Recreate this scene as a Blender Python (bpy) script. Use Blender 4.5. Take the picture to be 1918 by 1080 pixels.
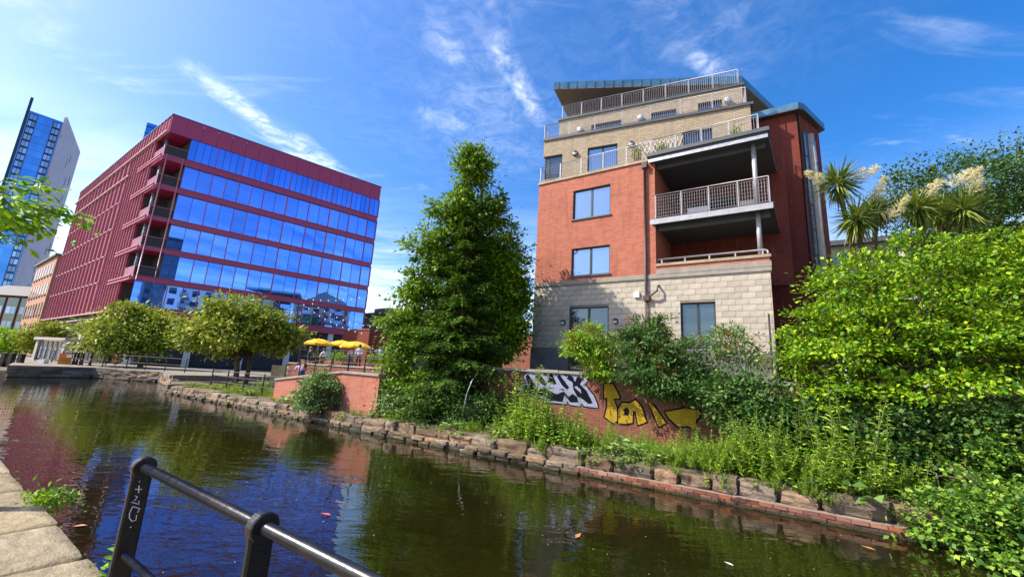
import bpy, bmesh, math, random
import numpy as np
from mathutils import Vector, Matrix

for o in list(bpy.data.objects): bpy.data.objects.remove(o)
scene = bpy.context.scene
COL = scene.collection
rnd = random.Random(7)
R = math.radians

# ------------------------------------------------------------------ camera
FPX = 768.0; PITCH = math.atan(160/768); ROLL = math.atan(215/3677); EYE = 2.3
Fv = Vector((0, math.cos(PITCH), math.sin(PITCH)))
R0 = Vector((1, 0, 0)); U0 = Vector((0, -math.sin(PITCH), math.cos(PITCH)))
Rv = R0*math.cos(ROLL)+U0*math.sin(ROLL); Uv = U0*math.cos(ROLL)-R0*math.sin(ROLL)
CAM = Vector((0, 0, EYE))
cd = bpy.data.cameras.new('camera'); cam = bpy.data.objects.new('camera', cd); COL.objects.link(cam)
cam.matrix_world = Matrix(((Rv.x, Uv.x, -Fv.x, 0), (Rv.y, Uv.y, -Fv.y, 0), (Rv.z, Uv.z, -Fv.z, EYE), (0, 0, 0, 1)))
cd.sensor_width = 36; cd.sensor_fit = 'HORIZONTAL'; cd.lens = 36*FPX/1918; cd.clip_start = .05; cd.clip_end = 6000
scene.camera = cam

# ------------------------------------------------------------------ light
SUN_HEAD, SUN_EL = 262.0, 45.0
sdir = Vector((math.sin(R(SUN_HEAD))*math.cos(R(SUN_EL)), math.cos(R(SUN_HEAD))*math.cos(R(SUN_EL)), math.sin(R(SUN_EL))))
sl = bpy.data.lights.new('sun', 'SUN'); sl.energy = 4.5; sl.angle = R(.55); sl.color = (1, .93, .80)
so = bpy.data.objects.new('sun', sl); COL.objects.link(so); so.rotation_euler = sdir.to_track_quat('Z', 'Y').to_euler()
scene.view_settings.view_transform = 'Standard'; scene.view_settings.look = 'None'
scene.view_settings.exposure = .92; scene.view_settings.gamma = 1.0
scene.view_settings.use_curve_mapping = False

def ray(u, v): return Fv+Rv*((u-959)/FPX)+Uv*((540-v)/FPX)
def at(u, v, w): return CAM+ray(u, v)*w
def atz(u, v, z):
    d = ray(u, v); return CAM+d*((z-EYE)/d.z)

# ------------------------------------------------------------------ node helper
class NT:
    def __init__(s, nt): s.t = nt; s.n = nt.nodes; s.l = nt.links
    def add(s, ty, **k):
        n = s.n.new(ty)
        for a, b in k.items(): setattr(n, a, b)
        return n
    def put(s, sock, x):
        if isinstance(x, bpy.types.NodeSocket): s.l.new(x, sock)
        elif x is not None:
            if hasattr(sock, 'default_value'):
                try: sock.default_value = x
                except Exception:
                    sock.default_value = (*x, 1) if len(x) == 3 else x[:3]
    def math(s, op, a, b=None, c=None, clamp=False):
        n = s.add('ShaderNodeMath', operation=op); n.use_clamp = clamp
        for i, x in enumerate((a, b, c)):
            if x is not None: s.put(n.inputs[i], x)
        return n.outputs[0]
    def vmath(s, op, a, b=None, out=0):
        n = s.add('ShaderNodeVectorMath', operation=op)
        s.put(n.inputs[0], a)
        if b is not None:
            if op == 'SCALE': s.put(n.inputs[3], b)
            else: s.put(n.inputs[1], b)
        return n.outputs[out]
    def noise(s, vec, scale, detail=3, rough=.55, dist=0.0):
        n = s.add('ShaderNodeTexNoise'); s.put(n.inputs['Vector'], vec)
        n.inputs['Scale'].default_value = scale; n.inputs['Detail'].default_value = detail
        n.inputs['Roughness'].default_value = rough; n.inputs['Distortion'].default_value = dist
        return n.outputs[0]
    def ramp(s, fac, stops, mode='LINEAR'):
        n = s.add('ShaderNodeValToRGB'); s.put(n.inputs[0], fac); cr = n.color_ramp; cr.interpolation = mode
        while len(cr.elements) > 1: cr.elements.remove(cr.elements[-1])
        for i, (p, c) in enumerate(stops):
            e = cr.elements[0] if i == 0 else cr.elements.new(p)
            e.position = p
            if not isinstance(c, (tuple, list)): c = (c, c, c)
            e.color = (*c[:3], 1)
        return n.outputs[0]
    def mix(s, fac, a, b, mode='MIX'):
        n = s.add('ShaderNodeMix', data_type='RGBA', blend_type=mode); n.clamp_factor = True
        s.put(n.inputs[0], fac); s.put(n.inputs[6], a if isinstance(a, bpy.types.NodeSocket) else (*a[:3], 1))
        s.put(n.inputs[7], b if isinstance(b, bpy.types.NodeSocket) else (*b[:3], 1))
        return n.outputs[2]
    def maprange(s, x, a, b, c=0., d=1., smooth=False):
        n = s.add('ShaderNodeMapRange'); n.interpolation_type = 'SMOOTHSTEP' if smooth else 'LINEAR'
        s.put(n.inputs[0], x); n.inputs[1].default_value = a; n.inputs[2].default_value = b
        n.inputs[3].default_value = c; n.inputs[4].default_value = d
        return n.outputs[0]

# ------------------------------------------------------------------ sky: Nishita plus a thin cirrus layer
world = bpy.data.worlds.new('World'); scene.world = world; world.use_nodes = True
w = NT(world.node_tree); w.n.clear()
sky = w.add('ShaderNodeTexSky', sky_type='NISHITA'); sky.sun_disc = False
sky.sun_elevation = R(SUN_EL); sky.sun_rotation = R(SUN_HEAD)
sky.air_density = 1.0; sky.dust_density = 1.9; sky.ozone_density = 2.6; sky.altitude = 50
tc = w.add('ShaderNodeTexCoord'); dirv = tc.outputs['Generated']
sep = w.add('ShaderNodeSeparateXYZ'); w.put(sep.inputs[0], dirv)
zc = w.math('MAXIMUM', sep.outputs[2], .03)
cx = w.math('DIVIDE', sep.outputs[0], zc); cy = w.math('DIVIDE', sep.outputs[1], zc)
comb = w.add('ShaderNodeCombineXYZ'); w.put(comb.inputs[0], cx); w.put(comb.inputs[1], cy)
puv = comb.outputs[0]                                 # position on a flat cloud layer one unit up
wob = w.vmath('SUBTRACT', w.add('ShaderNodeTexNoise').outputs[1], (.5, .5, .5))
wn = wob.node.inputs[0].links[0].from_node; w.put(wn.inputs['Vector'], puv); wn.inputs['Scale'].default_value = 6; wn.inputs['Detail'].default_value = 5
def layer(u, v):
    d = ray(u, v); return Vector((d.x/d.z, d.y/d.z, 0))
def streak(p, q, wid, soft, warp):
    a, b = layer(*p), layer(*q); ba = b-a
    pw = w.vmath('ADD', puv, w.vmath('SCALE', wob, warp))
    pa = w.vmath('SUBTRACT', pw, tuple(a))
    h = w.math('DIVIDE', w.vmath('DOT_PRODUCT', pa, tuple(ba), out=1), ba.dot(ba), clamp=True)
    d = w.vmath('LENGTH', w.vmath('SUBTRACT', pa, w.vmath('SCALE', tuple(ba), h)), out=1)
    hh = w.math('MULTIPLY', w.math('MULTIPLY', h, w.math('SUBTRACT', 1.0, h)), 4.0)
    m = w.maprange(d, wid, wid+soft, 1, 0, True)
    return w.math('MULTIPLY', m, w.math('POWER', w.math('ADD', hh, .12), .4))
fine = w.noise(puv, 26, 6, .65, .6)
str_ = None
for args, g in ((((372, 138), (520, 252), .004, .10, .10), 1.0), (((500, 236), (660, 350), .01, .15, .14), .85),
                (((925, 60), (965, 150), .0, .075, .08), .55), (((955, 130), (1014, 228), .0, .075, .07), .75),
                (((812, 32), (852, 122), .0, .09, .13), .5), (((905, -30), (925, 40), .0, .04, .08), .3), (((800, 225), (880, 215), .02, .16, .16), .40), (((860, 190), (960, 160), .02, .14, .16), .3), (((780, 60), (980, 90), .05, .5, .3), .17), (((820, 260), (1000, 230), .05, .6, .35), .22), (((1100, 40), (1500, 60), .05, .4, .3), .10),
                (((1290, 95), (1350, 140), .0, .075, .12), .6), (((1330, 40), (1410, 20), .0, .09, .12), .25)):
    m = w.math('MULTIPLY', streak(*args), g)
    str_ = m if str_ is None else w.math('MAXIMUM', str_, m)
wisp = w.noise(puv, 9, 7, .7, 1.4)
str_ = w.math('MULTIPLY', str_, w.math('MULTIPLY', w.maprange(fine, .25, .75, .45, .95), w.maprange(wisp, .3, .72, .12, .85, True)))
mp = w.add('ShaderNodeMapping'); w.put(mp.inputs[0], puv); mp.inputs['Rotation'].default_value = (0, 0, R(35)); mp.inputs['Scale'].default_value = (.9, 2.6, 1)
veil = w.maprange(w.noise(mp.outputs[0], 1.5, 7, .62, .9), .52, .9, 0, .42, True)
veil = w.math('MULTIPLY', veil, w.maprange(fine, .25, .7, .45, 1.0))
lowc = w.maprange(w.noise(mp.outputs[0], .55, 6, .6, .5), .30, .72, 0, .8, True)   # streaky bank of cirrus low down
lowc = w.math('MULTIPLY', lowc, w.maprange(sep.outputs[2], .10, .46, 1, 0, True))
cl = w.math('MAXIMUM', w.math('MAXIMUM', str_, veil), lowc, clamp=True)
cl = w.math('MULTIPLY', cl, w.maprange(sep.outputs[2], .0, .06, 0, 1))
hs = w.add('ShaderNodeHueSaturation'); hs.inputs['Hue'].default_value = .507; hs.inputs['Saturation'].default_value = 1.42; w.put(hs.inputs['Color'], sky.outputs[0])
skc = w.mix(cl, hs.outputs[0], (6.6, 6.9, 7.3))
bg = w.add('ShaderNodeBackground'); bg.inputs[1].default_value = .147; w.put(bg.inputs[0], skc)
wo = w.add('ShaderNodeOutputWorld'); w.l.new(bg.outputs[0], wo.inputs[0])

# ------------------------------------------------------------------ materials
MATS = {}
def newmat(name):
    m = bpy.data.materials.new(name); m.use_nodes = True; n = NT(m.node_tree)
    b = m.node_tree.nodes['Principled BSDF']; MATS[name] = m
    return m, n, b
def plain(name, col, rough=.6, metal=0., var=.25, scale=3., bump=0., bscale=30., spec=.5, dirt=None, orand=0., tide=False):
    m, n, b = newmat(name); t = n.add('ShaderNodeTexCoord'); v = t.outputs['Object']
    f = n.noise(v, scale, 5, .6)
    c = n.mix(n.maprange(f, .3, .7), tuple(x*(1-var) for x in col), tuple(min(1, x*(1+var)) for x in col))
    if dirt:
        c = n.mix(n.maprange(n.noise(v, scale*.37, 6, .7), .5, .75, 0, .8), c, dirt)
    if orand:
        oi = n.add('ShaderNodeObjectInfo'); hv = n.add('ShaderNodeHueSaturation'); n.put(hv.inputs['Color'], c)
        n.put(hv.inputs['Value'], n.maprange(oi.outputs['Random'], 0, 1, 1-orand, 1+orand)); n.put(hv.inputs['Saturation'], n.maprange(n.math('FRACT', n.math('MULTIPLY', oi.outputs['Random'], 7.3)), 0, 1, 1-orand*.6, 1+orand*.4)); c = hv.outputs[0]
    if tide:                                     # wet algae line just above the water, ragged
        gp_ = n.add('ShaderNodeNewGeometry'); sz_ = n.add('ShaderNodeSeparateXYZ'); n.put(sz_.inputs[0], gp_.outputs['Position'])
        hz_ = n.math('ADD', sz_.outputs[2], n.math('MULTIPLY', n.noise(gp_.outputs['Position'], 3.5, 4, .7), -.16))
        c = n.mix(n.maprange(hz_, -.05, .03, .85, 0, True), c, (.022, .026, .010))
        up_ = n.add('ShaderNodeSeparateXYZ'); n.put(up_.inputs[0], gp_.outputs['Normal'])
        c = n.mix(n.math('MULTIPLY', n.maprange(up_.outputs[2], .5, .9, 0, .75), n.maprange(n.noise(gp_.outputs['Position'], 2.3, 5, .7), .48, .62)), c, (.13, .14, .03))
    n.put(b.inputs['Base Color'], c); n.put(b.inputs['Metallic'], metal)
    n.put(b.inputs['Roughness'], n.maprange(f, .2, .8, max(.02, rough-.1), min(1, rough+.12)))
    b.inputs['Specular IOR Level'].default_value = spec
    if bump:
        bp = n.add('ShaderNodeBump'); bp.inputs['Strength'].default_value = bump; bp.inputs['Distance'].default_value = .02
        n.put(bp.inputs['Height'], n.noise(v, bscale, 5, .65)); n.put(b.inputs['Normal'], bp.outputs[0])
    return m
def brick(name, c1, c2, mortar, bw=.225, bh=.075, mw=.010, stain=.3, stainc=(.08, .05, .045)):
    m, n, b = newmat(name); t = n.add('ShaderNodeTexCoord'); sp = n.add('ShaderNodeSeparateXYZ'); n.put(sp.inputs[0], t.outputs['Object'])
    cb = n.add('ShaderNodeCombineXYZ'); n.put(cb.inputs[0], n.math('ADD', sp.outputs[0], sp.outputs[1])); n.put(cb.inputs[1], sp.outputs[2])
    br = n.add('ShaderNodeTexBrick'); n.put(br.inputs['Vector'], cb.outputs[0])
    br.inputs['Scale'].default_value = 1; br.inputs['Brick Width'].default_value = bw; br.inputs['Row Height'].default_value = bh
    br.inputs['Mortar Size'].default_value = mw*.5; br.inputs['Mortar Smooth'].default_value = .2; br.inputs['Bias'].default_value = -.1
    n.put(br.inputs['Color1'], (*c1, 1)); n.put(br.inputs['Color2'], (*c2, 1)); n.put(br.inputs['Mortar'], (*mortar, 1))
    v = t.outputs['Object']
    c = n.mix(n.maprange(n.noise(v, .8, 6, .65), .45, .8, 0, stain), br.outputs[0], stainc)
    c = n.mix(n.maprange(n.noise(v, 22, 3), .3, .7, 0, .25), c, tuple(x*1.35 for x in c1))
    ms = n.add('ShaderNodeMapping'); n.put(ms.inputs[0], v); ms.inputs['Scale'].default_value = (2.2, 2.2, .22)
    c = n.mix(n.maprange(n.noise(ms.outputs[0], 1.6, 5, .6), .52, .78, 0, .5), c, tuple(x*.38 for x in c2))
    c = n.mix(n.maprange(n.noise(ms.outputs[0], 2.7, 5, .6), .62, .82, 0, .28), c, (.45, .38, .33))
    n.put(b.inputs['Base Color'], c); b.inputs['Roughness'].default_value = .85; b.inputs['Specular IOR Level'].default_value = .25
    bp = n.add('ShaderNodeBump'); bp.inputs['Strength'].default_value = .5; bp.inputs['Distance'].default_value = .008
    hgt = n.math('ADD', n.math('MULTIPLY', br.outputs[1], -1.0), n.math('MULTIPLY', n.noise(v, 60, 3), .4))
    n.put(bp.inputs['Height'], hgt); n.put(b.inputs['Normal'], bp.outputs[0])
    return m
def glass(name, tint, metal=.85, rough=.03, base_var=.12, wav=.02):
    m, n, b = newmat(name); t = n.add('ShaderNodeTexCoord'); oi = n.add('ShaderNodeObjectInfo')
    c = n.mix(oi.outputs['Random'], tuple(x*(1-base_var) for x in tint), tuple(min(1, x*(1+base_var)) for x in tint))
    n.put(b.inputs['Base Color'], c); b.inputs['Metallic'].default_value = metal; b.inputs['Roughness'].default_value = rough
    bp = n.add('ShaderNodeBump'); bp.inputs['Strength'].default_value = wav; bp.inputs['Distance'].default_value = .1
    n.put(bp.inputs['Height'], n.noise(t.outputs['Object'], .9, 2)); n.put(b.inputs['Normal'], bp.outputs[0])
    return m
def leafmat(name, cols, trans=.35, rough=.5, spec=.25):
    m, n, b = newmat(name); g = n.add('ShaderNodeNewGeometry'); t = n.add('ShaderNodeTexCoord')
    f = n.math('ADD', n.math('MULTIPLY', g.outputs['Random Per Island'], .7), n.math('MULTIPLY', n.noise(t.outputs['Object'], .9, 3), .3))
    k = len(cols); c = n.ramp(f, [(.12+.72*i/(k-1), cc) for i, cc in enumerate(cols)])
    n.put(b.inputs['Base Color'], c); b.inputs['Roughness'].default_value = rough; b.inputs['Specular IOR Level'].default_value = spec
    tr = n.add('ShaderNodeBsdfTranslucent'); n.put(tr.inputs[0], n.mix(.5, c, (.35, .42, .02), 'MULTIPLY') if False else n.mix(.35, c, (.22, .30, .02)))
    mx = n.add('ShaderNodeMixShader'); mx.inputs[0].default_value = trans
    n.l.new(b.outputs[0], mx.inputs[1]); n.l.new(tr.outputs[0], mx.inputs[2])
    n.l.new(mx.outputs[0], m.node_tree.nodes['Material Output'].inputs[0])
    return m
M = MATS
brick('red_brick', (.42, .128, .078), (.29, .080, .052), (.36, .22, .16), mw=.012)
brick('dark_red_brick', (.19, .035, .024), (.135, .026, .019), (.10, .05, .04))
brick('tan_brick', (.43, .345, .235), (.31, .24, .16), (.12, .095, .075), mw=.016, stain=.3)
brick('old_brick', (.215, .068, .042), (.125, .038, .028), (.22, .165, .125), stain=.9, stainc=(.06, .04, .035))  # darkened: the graffiti wall's shade is put into the brick colour
brick('pale_brick', (.42, .22, .14), (.35, .175, .11), (.4, .28, .2), stain=.25)
brick('ramp_brick', (.40, .125, .08), (.28, .085, .055), (.36, .23, .17), stain=.75, stainc=(.34, .20, .17))
plain('stone_block', (.46, .39, .31), .85, var=.16, scale=2.2, bump=.25, bscale=45, dirt=(.30, .25, .21))
plain('mortar', (.22, .18, .15), .9, var=.2)
plain('band_stone', (.27, .235, .20), .85, var=.2, bump=.2)
plain('coping_stone', (.34, .27, .18), .9, var=.3, scale=2.5, bump=.45, bscale=22, dirt=(.12, .10, .06))
plain('sandstone', (.18, .12, .08), .95, var=.5, scale=4.2, bump=1., bscale=16, dirt=(.05, .04, .028), orand=.5, tide=True)
plain('paving', (.28, .215, .12), .92, var=.4, scale=6, bump=1., bscale=20, dirt=(.11, .10, .035), orand=.22)
plain('frame_dark', (.018, .03, .032), .45, var=.1)
plain('black_iron', (.005, .005, .008), .30, var=.4, scale=14, bump=.07, bscale=30, spec=.5, dirt=(.028, .020, .016))
plain('dark_iron', (.02, .02, .022), .6, var=.3)
plain('rail_white', (.36, .345, .37), .45, metal=.2, var=.12, scale=6)
plain('steel', (.45, .44, .45), .4, metal=.6, var=.12, scale=6)
plain('zinc_roof', (.10, .22, .30), .38, metal=.5, var=.2, scale=2)
plain('soffit', (.17, .14, .115), .7, var=.1)
plain('plinth_stone', (.13, .122, .125), .8, var=.2, bump=.3); plain('lead_grey', (.07, .075, .085), .55, var=.15)
plain('pipe_brown', (.06, .035, .03), .5, var=.15)
plain('timber', (.30, .16, .07), .6, var=.25, scale=5)
plain('white_plastic', (.75, .74, .72), .4, var=.05)
plain('interior', (.03, .03, .033), .8, var=.3)
plain('red_panel', (.24, .014, .042), .36, var=.13, scale=.7, spec=.6)
plain('red_fascia', (.32, .022, .085), .33, var=.10, scale=.5, spec=.6)
plain('red_fin', (.46, .16, .20), .4, var=.1, scale=.6, spec=.6)  # paler than the panels: sunlit fin edges put into the colour
plain('ledge_pale', (.50, .32, .33), .45, var=.12)
glass('office_glass', (.105, .285, .85), .92, .015, .13)
glass('window_glass', (.27, .38, .50), .85, .02)
glass('dark_glass', (.10, .13, .15), .8, .03)
glass('tower_glass', (.07, .25, .62), .85, .05)
glass('tower_window', (.22, .34, .55), .7, .08, .4)
plain('tower_side', (.50, .46, .53), .6, var=.18, scale=.15)
plain('slate', (.13, .12, .11), .7, var=.2)
plain('concrete', (.38, .34, .29), .9, var=.2, bump=.2)
plain('white_render', (.62, .58, .52), .8, var=.08)
plain('grey_clad', (.17, .18, .24), .6, var=.15)
plain('earth', (.11, .085, .05), .95, var=.4, scale=2, bump=.6, bscale=12)
plain('gravel', (.20, .17, .13), .95, var=.3, scale=5, bump=.4, bscale=40)
plain('bark', (.10, .07, .05), .9, var=.35, scale=6, bump=.8, bscale=25)
plain('stem', (.12, .13, .05), .7, var=.3)
plain('dead_stem', (.28, .19, .10), .8, var=.3)
plain('grey_stem', (.40, .38, .36), .7, var=.2)
plain('parasol', (.80, .46, .012), .75, var=.10, scale=5)
plain('skin', (.55, .32, .22), .55, var=.05)
brick('paint_silver', (.22, .24, .34), (.27, .29, .40), (.15, .16, .22), stain=.25)  # silver lowered, carrying the wall's shade in its colour
plain('paint_black', (.006, .006, .012), .9, var=.2, spec=.08)
brick('paint_yellow', (.42, .26, .012), (.34, .20, .010), (.22, .13, .012), stain=.3)
plain('chalk', (.70, .70, .78), .7, var=.1)
plain('orange_sign', (.75, .13, .02), .5, var=.1)
leafmat('leaf_deciduous', [(.025, .08, .008), (.075, .17, .010), (.17, .31, .014), (.30, .42, .02)], .30, .5, .25)
leafmat('leaf_lime', [(.04, .13, .006), (.10, .24, .008), (.21, .36, .010), (.37, .46, .016)], .26, .5, .25)
leafmat('leaf_magnolia', [(.05, .12, .010), (.16, .24, .014), (.34, .38, .02), (.52, .48, .07)], .26, .5, .25)
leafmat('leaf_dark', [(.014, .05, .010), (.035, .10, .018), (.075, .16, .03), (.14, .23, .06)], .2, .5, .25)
leafmat('leaf_spruce', [(.014, .05, .012), (.03, .09, .015), (.07, .17, .02), (.22, .36, .03)], .22, .6, .2)
leafmat('leaf_yellow', [(.10, .16, .01), (.22, .27, .012), (.32, .34, .02)], .4)
leafmat('leaf_weed', [(.06, .17, .008), (.15, .31, .014), (.27, .44, .025), (.42, .52, .06)], .3, .55, .2)
leafmat('leaf_silver', [(.03, .08, .018), (.09, .18, .04), (.20, .31, .08), (.36, .44, .18)], .22, .5, .25)
leafmat('leaf_cordyline', [(.05, .10, .012), (.11, .18, .02), (.21, .27, .04), (.32, .30, .09)], .2, .45, .35)
leafmat('plume', [(.62, .52, .26), (.76, .68, .38), (.86, .80, .54)], .3, .7)
leafmat('leaf_bramble', [(.02, .07, .010), (.05, .13, .014), (.12, .24, .02), (.30, .42, .05)], .24, .45, .3)
leafmat('leaf_rust', [(.16, .05, .015), (.26, .10, .03), (.30, .17, .05)], .25)
leafmat('leaf_grass', [(.10, .17, .015), (.20, .27, .03), (.32, .33, .06)], .4)
plain('orange_leaf', (.55, .20, .05), .6); leafmat('leaf_fresh', [(.09, .24, .006), (.20, .42, .008), (.36, .55, .012)], .42, .5, .25)

# ------------------------------------------------------------------ mesh helpers
class MB:
    def __init__(s): s.v = []; s.f = []; s.m = []
    def add(s, vs, fs, mi=0):
        o = len(s.v); s.v += [tuple(p) for p in vs]; s.f += [tuple(i+o for i in f) for f in fs]; s.m += [mi]*len(fs); return s
    def box(s, x0, x1, y0, y1, z0, z1, mi=0):
        return s.add([(x0, y0, z0), (x1, y0, z0), (x1, y1, z0), (x0, y1, z0), (x0, y0, z1), (x1, y0, z1), (x1, y1, z1), (x0, y1, z1)],
                     [(0, 3, 2, 1), (4, 5, 6, 7), (0, 1, 5, 4), (1, 2, 6, 5), (2, 3, 7, 6), (3, 0, 4, 7)], mi)
    def slab(s, p, q, th, z0, z1, mi=0, off=0.):
        """upright slab along p->q (2D), thickness th to the left of the direction, starting at off"""
        p = Vector(p[:2]); q = Vector(q[:2]); d = (q-p).normalized(); n = Vector((-d.y, d.x))
        a, b, c, e = p+n*off, q+n*off, q+n*(off+th), p+n*(off+th)
        return s.prism([a, b, c, e], z0, z1, mi)
    def prism(s, poly, z0, z1, mi=0):
        k = len(poly); ar = sum(poly[i][0]*poly[(i+1) % k][1]-poly[(i+1) % k][0]*poly[i][1] for i in range(k))
        if ar < 0: poly = poly[::-1]
        g = (lambda z, p: z(p) if callable(z) else z)
        vs = [(p[0], p[1], g(z0, p)) for p in poly]+[(p[0], p[1], g(z1, p)) for p in poly]
        return s.add(vs, [tuple(range(k))[::-1], tuple(range(k, 2*k))]+[(i, (i+1) % k, (i+1) % k+k, i+k) for i in range(k)], mi)
    def tube(s, pts, r, n=6, mi=0):
        pts = [Vector(p) for p in pts]; k = len(pts)
        rr = r if isinstance(r, (list, tuple)) else [r]*k
        vs = []; fs = []
        for i, p in enumerate(pts):
            d = (pts[min(i+1, k-1)]-pts[max(i-1, 0)]).normalized()
            a = d.cross(Vector((0, 0, 1)) if abs(d.z) < .9 else Vector((1, 0, 0))).normalized(); b = d.cross(a)
            for j in range(n):
                t = 2*math.pi*j/n; vs.append(p+(a*math.cos(t)+b*math.sin(t))*rr[i])
        for i in range(k-1):
            for j in range(n):
                fs.append((i*n+j, i*n+(j+1) % n, (i+1)*n+(j+1) % n, (i+1)*n+j))
        fs += [tuple(range(n)), tuple(range((k-1)*n, k*n))[::-1]]
        return s.add(vs, fs, mi)
    def lathe(s, prof, c=(0, 0, 0), n=12, mi=0, axis=None):
        c = Vector(c); vs = []; fs = []; k = len(prof)
        if axis is None: ax = (Vector((1, 0, 0)), Vector((0, 1, 0)), Vector((0, 0, 1)))
        else:
            z = Vector(axis).normalized(); x = z.orthogonal().normalized(); ax = (x, z.cross(x), z)
        for r, h in prof:
            for j in range(n):
                t = 2*math.pi*j/n; vs.append(c+ax[0]*r*math.cos(t)+ax[1]*r*math.sin(t)+ax[2]*h)
        for i in range(k-1):
            for j in range(n): fs.append((i*n+j, i*n+(j+1) % n, (i+1)*n+(j+1) % n, (i+1)*n+j))
        fs += [tuple(range(n))[::-1], tuple(range((k-1)*n, k*n))]
        return s.add(vs, fs, mi)
    def mesh(s, name, mats, smooth=False):
        me = bpy.data.meshes.new(name); me.from_pydata(s.v, [], s.f)
        for m in (mats if isinstance(mats, (list, tuple)) else [mats]): me.materials.append(M[m])
        if any(s.m): me.polygons.foreach_set('material_index', s.m)
        if smooth: me.polygons.foreach_set('use_smooth', [True]*len(me.polygons))
        me.update(); return me
    def build(s, name, mats, parent=None, smooth=False):
        o = bpy.data.objects.new(name, s.mesh(name, mats, smooth)); COL.objects.link(o)
        if parent: o.parent = parent
        return o
def piece(name, me, parent, loc=(0, 0, 0), rz=0., sc=(1, 1, 1)):
    o = bpy.data.objects.new(name, me); COL.objects.link(o); o.location = loc; o.rotation_euler = (0, 0, rz); o.scale = sc
    if parent: o.parent = parent
    return o
def tag(o, label, cat, group=None, kind=None):
    o['label'] = label; o['category'] = cat
    if group: o['group'] = group
    if kind: o['kind'] = kind
    return o
def thing(name, label, cat, loc=(0, 0, 0), rz=0., group=None):
    o = bpy.data.objects.new(name, None); COL.objects.link(o); o.empty_display_size = .2
    o.location = loc; o.rotation_euler = (0, 0, rz); return tag(o, label, cat, group)
def struct(o): o['kind'] = 'structure'; return o
def copy_thing(root, loc, rz=0., sc=1., label=None):
    r = root.copy(); COL.objects.link(r); r.location = loc; r.rotation_euler = (0, 0, rz); r.scale = (sc, sc, sc)
    if label: r['label'] = label
    for ch in root.children:
        c = ch.copy(); COL.objects.link(c); c.parent = r
        for g in ch.children:
            d = g.copy(); COL.objects.link(d); d.parent = c
    return r
UNIT = {}
def unit_box(mat, bev=0.):
    k = (mat, bev)
    if k not in UNIT:
        b = MB()
        if bev:
            e = bev
            b.add([(-.5, -.5, -.5), (.5, -.5, -.5), (.5, .5, -.5), (-.5, .5, -.5), (-.5, -.5, .5), (.5, -.5, .5), (.5, .5, .5), (-.5, .5, .5)],
                  [(0, 3, 2, 1), (4, 5, 6, 7), (0, 1, 5, 4), (1, 2, 6, 5), (2, 3, 7, 6), (3, 0, 4, 7)])
        else: b.box(-.5, .5, -.5, .5, -.5, .5)
        UNIT[k] = b.mesh('unit_'+mat, mat)
    return UNIT[k]
def bx(name, mat, parent, x0, x1, y0, y1, z0, z1):
    return piece(name, unit_box(mat), parent, ((x0+x1)/2, (y0+y1)/2, (z0+z1)/2), 0, (x1-x0, y1-y0, z1-z0))
def wall_open(b, x0, x1, z0, z1, y0, y1, ops, mi=0):
    xs = sorted({x0, x1, *[q for o in ops for q in o[:2]]}); zs = sorted({z0, z1, *[q for o in ops for q in o[2:]]})
    for i in range(len(xs)-1):
        run = None
        for j in range(len(zs)-1):
            cxm, czm = (xs[i]+xs[i+1])/2, (zs[j]+zs[j+1])/2
            hit = any(o[0] < cxm < o[1] and o[2] < czm < o[3] for o in ops)
            if not hit: run = [zs[j], zs[j+1]] if run is None else [run[0], zs[j+1]]
            if (hit or j == len(zs)-2) and run: b.box(xs[i], xs[i+1], y0, y1, run[0], run[1], mi); run = None
    return b

# leaves: N small folded quads in one mesh
def leaves(name, P, A, Nn, L, W, mat, parent=None, fold=.12, curl=0.):
    P = np.asarray(P, float); n = len(P); A = np.asarray(A, float); Nn = np.asarray(Nn, float)
    A = A/np.maximum(1e-6, np.linalg.norm(A, axis=1, keepdims=True))
    S = np.cross(A, Nn); S = S/np.maximum(1e-6, np.linalg.norm(S, axis=1, keepdims=True)); U = np.cross(S, A)
    L = np.broadcast_to(np.asarray(L, float), (n,))[:, None]; W = np.broadcast_to(np.asarray(W, float), (n,))[:, None]
    mid = P+A*L*.45
    V = np.empty((n, 4, 3)); V[:, 0] = P; V[:, 1] = mid+S*W*.5+U*W*fold; V[:, 2] = P+A*L-U*L*curl; V[:, 3] = mid-S*W*.5+U*W*fold
    me = bpy.data.meshes.new(name); me.vertices.add(4*n); me.loops.add(4*n); me.polygons.add(n)
    me.vertices.foreach_set('co', V.reshape(-1)); me.loops.foreach_set('vertex_index', np.arange(4*n, dtype=np.int32))
    me.polygons.foreach_set('loop_start', np.arange(0, 4*n, 4, dtype=np.int32))
    me.polygons.foreach_set('loop_total', np.full(n, 4, dtype=np.int32))
    me.materials.append(M[mat]); me.update(calc_edges=True); me.validate()
    if parent == 'mesh': return me
    o = bpy.data.objects.new(name, me); COL.objects.link(o)
    if parent: o.parent = parent
    return o
NP = np.random.default_rng(11)
def crown(blobs, clumps, per, cr, shell=.55, flat=.5):
    """leaf positions in clumps spread through a set of ellipsoids -> P, outward dirs"""
    bl = np.array(blobs, float); wt = (bl[:, 3]*bl[:, 4]*bl[:, 5])**.75; wt /= wt.sum()
    i = NP.choice(len(bl), clumps, p=wt); d = NP.normal(size=(clumps, 3)); d /= np.linalg.norm(d, axis=1, keepdims=True)
    r = 1-(1-shell)*NP.random(clumps)**1.3
    r *= 1+NP.normal(size=clumps)*.11
    Cc = bl[i, :3]+d*bl[i, 3:6]*r[:, None]
    sz = cr*(.5+1.0*NP.random(clumps))
    k = np.repeat(np.arange(clumps), per)
    off = NP.normal(size=(len(k), 3))*.5; off[:, 2] *= flat
    P = Cc[k]+off*sz[k][:, None]
    out = d[k]+off*.7
    return P, out, Cc
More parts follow.
